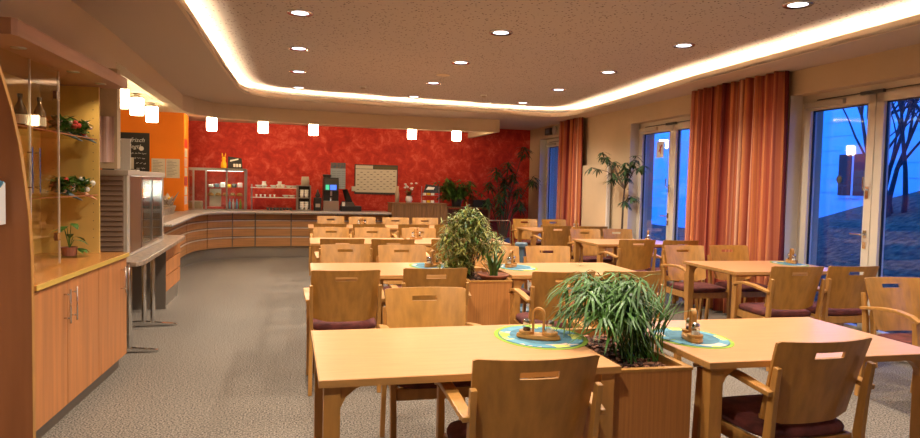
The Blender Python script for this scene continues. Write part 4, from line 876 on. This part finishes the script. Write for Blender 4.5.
tag(cyl([(0, 0), (.085, 0), (.075, .05), (.085, .055), (.07, .17), (0, .17)], 'paper_cup_stack', M_beige, .49, 13.85, CT+.501), 'beige stack of paper filters on top of the cup warmer', 'paper cups')
t = thing('coffee_grinder', 'black coffee grinder left of the coffee machine', 'coffee grinder', (.66, 13.74, CT)); MB().box((0, 0, 0), (.15, .22, .26)).build('body', M_black, t, bevel=.01); MB().box((.03, -.004, .07), (.12, 0, .14)).build('label_plate', M_beige, t); MB().lathe([(.03, .26), (.055, .30), (.02, .38), (.012, .42), (0, .42)], (.075, .1, 0), 14).build('hopper', M_dark, t, smooth=True)
t = thing('coffee_machine', 'tall black and steel coffee machine with blue lit screen', 'coffee machine', (.84, 13.68, CT))
MB().box((0, .06, 0), (.30, .42, .66)).build('body', M_black, t, bevel=.01); MB().box((.01, .0, .40), (.29, .06, .64)).build('head', M_dark, t, bevel=.006); MB().box((.0, -.02, 0), (.30, .06, .20)).build('drip_tray', M_steel, t, bevel=.006)
MB().box((.04, -.005, .42), (.11, .0, .52)).build('green_button_panel', M_lcdg, t); MB().box((.13, -.005, .42), (.25, .0, .52)).build('screen', M_lcd, t); MB().tube([(.15, .03, .40), (.15, .03, .30)], .02, 10).build('spout', M_steel, t); MB().lathe([(0, .66), (.07, .66), (.09, .72), (0, .73)], (.08, .25, 0), 14).build('bean_hopper', M_dark, t)
MB().lathe([(0, .2), (.02, .2), (.028, .27), (0, .27)], (.15, .02, 0), 12).build('glass', M_chrome, t)
t = thing('cash_register', 'black cash register with tilted screen on the counter', 'cash register', (1.18, 13.72, CT)); MB().box((0, 0, 0), (.42, .36, .10)).build('drawer_base', M_black, t, bevel=.01); MB().loft([[(.02, .04, .10), (.30, .04, .10), (.30, .34, .10), (.02, .34, .10)], [(.05, .14, .17), (.27, .14, .17), (.27, .32, .19), (.05, .32, .19)]]).build('keyboard_housing', M_dark, t)
MB().loft([[(.12, .24, .17), (.26, .20, .17), (.26, .22, .17), (.12, .26, .17)], [(.06, .30, .42), (.15, .22, .44), (.15, .24, .44), (.06, .32, .42)]]).build('screen', M_black, t); MB().box((.03, .03, .10), (.09, .1, .18)).build('card_reader', M_porc, t)
# posters on the red wall
def fr(nm, lb, cat, x0, x1, z0, z1, y=BACK-.02): t = thing(nm, lb, cat, (x0, y, z0)); return t, x1-x0, z1-z0
t, w_, h_ = fr('year_planner', 'large white year planner board in dark frame on the red wall', 'board', 1.53, 2.45, 1.22, 1.85)
MB().box((0, 0, 0), (w_, .02, h_)).build('frame', M_dark, t); MB().box((.02, -.004, .04), (w_-.02, 0, h_-.1)).build('sheet', M_paper, t); MB().box((.02, -.004, h_-.09), (w_*.42, 0, h_-.02)).build('title_strip', M_paper, t); MB().box((w_*.45, -.004, h_-.09), (w_-.02, 0, h_-.03)).build('photo_strip', mat('olive_print', (.12, .10, .04), .6), t)
m = MB()
for c_ in range(12):
    for r_ in range(8):
        if (c_+r_) % 2 == 0: x = .05+c_*.07; z = .09+r_*.052+c_*.003; m.box((x, -.006, z), (x+.048, -.004, z+.010))
m.build('entries', M_ink, t)
MB().box((-.06, -.004, .06), (.02, -.001, .16)).build('note', M_paper, t)
t, w_, h_ = fr('wall_poster', 'pale blue price poster with photo header behind the coffee machine', 'poster', 1.03, 1.34, 1.32, 1.87)
MB().box((0, .01, 0), (w_, .02, h_)).build('sheet', mat('pale_blue_sheet', (.36, .44, .52), .6), t); MB().box((0, .006, h_-.12), (w_, .01, h_)).build('photo_header', mat('photo_header', (.25, .15, .10), .6, col2=(.05, .12, .2), scale=20), t)
m = MB(); [m.box((.03+c_*.1, .007, .05+r_*.045), (.11+c_*.1, .009, .057+r_*.045)) for c_ in range(3) for r_ in range(8)]; m.build('price_lines', mat('grey_ink', (.2, .25, .3), .7), t)

# slatted side cabinet and its things
t = thing('slatted_cabinet', 'walnut slatted side cabinet in front of the red wall at the counter end', 'cabinet', (2.14, 13.28, 0))
MB().box((0, 0, .06), (1.12, .5, 1.06)).build('body', M_walnut, t); m = MB(); [m.box((k*.07+.002, -.012, .07), (k*.07+.064, 0, 1.05)) for k in range(16)]; m.build('front_slats', M_walnut, t); MB().box((-.01, -.02, 1.06), (1.13, .51, 1.08)).build('top', M_walnut, t); MB().box((.03, .03, 0), (1.09, .48, .06)).build('plinth', M_dark, t)
t = thing('flower_vase', 'white vase of white flowers with green leaves on the slatted cabinet', 'vase', (2.52, 13.5, 1.0805))
MB().lathe([(0, 0), (.05, 0), (.075, .06), (.06, .13), (.05, .14), (0, .12)], seg=18).build('vase', M_porc, t, smooth=True); lf = MB(); fl = MB(); rr = random.Random(2)
for k in range(60): a = rr.uniform(0, 6.28); lf.leaf((rr.uniform(-.04, .04), 0, .12+rr.uniform(0, .1)), (math.cos(a), math.sin(a), .8), rr.uniform(.08, .16), .035, .35, 2)
for k in range(9): a = rr.uniform(0, 6.28); p = (math.cos(a)*rr.uniform(.05, .17), math.sin(a)*.08, rr.uniform(.22, .40)); lf.tube([(0, 0, .12), p], .003, 4); fl.lathe([(0, -.015), (.03, 0), (.022, .02), (0, .025)], p, 8)
lf.build('leaves', M_leaf, t); fl.build('blossoms', M_porc, t)
tag(cyl([(0, 0), (.04, 0), (.045, .18), (.03, .26), (.035, .33), (0, .33)], 'white_bottle_vase', M_reflect, 2.28, 13.5, 1.0805), 'slim pale figure-like vase left of the flower vase', 'vase')
t = thing('card_stand', 'wire stand with dark poster and small cards on the slatted cabinet', 'display stand', (2.78, 13.5, 1.0805))
m = MB(); [m.tube([(x, 0, 0), (x, 0, .34)], .006, 5) for x in (0, .36)]; m.box((0, 0, .15), (.36, .1, .156)).box((0, 0, .0), (.36, .1, .006)); m.build('wire_frame', M_steel, t); MB().loft([[(.04, .03, .21), (.36, .03, .19), (.36, .035, .19), (.04, .035, .21)], [(.10, .06, .38), (.36, .06, .35), (.36, .065, .35), (.10, .065, .38)]]).build('dark_poster', M_black, t)
MB().loft([[(.09, .02, .27), (.25, .02, .27), (.25, .025, .27), (.09, .025, .27)], [(.14, .035, .33), (.28, .035, .32), (.28, .04, .32), (.14, .04, .33)]]).build('poster_print', M_chalk, t)
for z in (.008, .158):
    for k in range(4): MB().box((.03+k*.085, .01, z), (.095+k*.085, .05, z+.045)).build('small_card', [M_paper, M_yellow, M_chalk, M_red][k], t)

# orange wall: chalkboard, menus, cards, wrapped gift, second chalkboard parts
OY = 12.9
t = thing('chalkboard', 'black chalkboard with handwritten chalk menu on the orange wall', 'chalkboard', (-2.95, OY-.02, 1.45)); MB().box((0, 0, 0), (.75, .018, .79)).build('board', M_black, t)
text('chalk_text', 'Baguette frisch', .105, M_chalk, t, (.04, -.003, .63), UPR, shear=.3); text('chalk_text', 'belegt!', .10, M_chalk, t, (.33, -.003, .52), UPR, shear=.3)
m = MB(); rr = random.Random(6)
for k in range(4):
    x = .22
    while x < .66:
        w_ = rr.uniform(.02, .07)
        if not .36 < x < .5 or k < 1: m.tube([(x+w_*q/5, -.003, .43-k*.085+rr.uniform(-.012, .016)) for q in range(6)], .0035, 4)
        x += w_+.02
m.build('chalk_scribbles', M_chalk, t)
MB().box((.36, -.005, .16), (.50, -.001, .36)).build('pinned_note', M_paper, t); MB().loft([[(.62+.04*math.cos(a), o, .52+.04*math.sin(a)) for a in [2*PI*k/14 for k in range(14)]] for o in (-.005, -.001)]).build('round_badge', M_chalk, t)
for i, x in enumerate((-2.17, -1.935)):
    t = thing('menu_sheet', ['left printed menu sheet on the orange wall beside the chalkboard', 'right printed menu sheet on the orange wall near its corner'][i], 'menu', (x, OY-.006, 1.47), 0, 'printed menu sheets on the orange wall'); MB().box((0, 0, 0), (.225, .005, .335)).build('sheet', M_paper, t)
    m = MB(); [m.box((.02, -.001, .03+k*.026), (.02+.17*(.5+.5*((k*7) % 5)/4), .0, .038+k*.026)) for k in range(11)]; m.build('print', mat('pencil_grey', (.3, .28, .24), .8) if i == 0 else MATS['pencil_grey'], t)
for k in range(7):
    z = 1.0+k*.17; tag(MB().box((-1.639, 12.95+.02*(k % 2), z), (-1.634, 13.30, z+.15)).build('wall_card', [M_pink, M_paper, M_red, M_paper][k % 4]), 'small card in the strip down the corner of the orange wall, %s from the bottom' % pos[k], 'card', 'cards along the corner of the orange wall')
t = thing('wrapped_gift', 'cellophane wrapped gift basket on the counter below the menu sheets', 'gift basket', (-1.86, 12.62, CT+.0)); rr = random.Random(14)
MB().lathe([(0, 0), (.10, 0), (.13, .10), (.12, .11), (0, .09)], seg=16).build('basket', M_beige, t); m = MB()
for k in range(26): a = rr.uniform(0, 6.28); m.leaf((rr.uniform(-.06, .06), rr.uniform(-.06, .06), .08), (math.cos(a)*.5, math.sin(a)*.5, 1), rr.uniform(.15, .33), .09, .1)
m.build('cellophane', mat('cellophane', (.50, .42, .36), .15, coat=.6), t); m = MB()
for k in range(8): m.lathe([(0, -.03), (.03, 0), (0, .03)], (rr.uniform(-.1, .1), rr.uniform(-.08, .08), rr.uniform(.1, .24)), 8)
m.build('sweets', [M_yellow], t)
tag(MB().box((-2.15, 9.4, CT), (-1.70, 12.2, CT+.10)).build('service_ledge', M_granite), 'raised pale ledge along the left run of the serving counter', 'ledge')
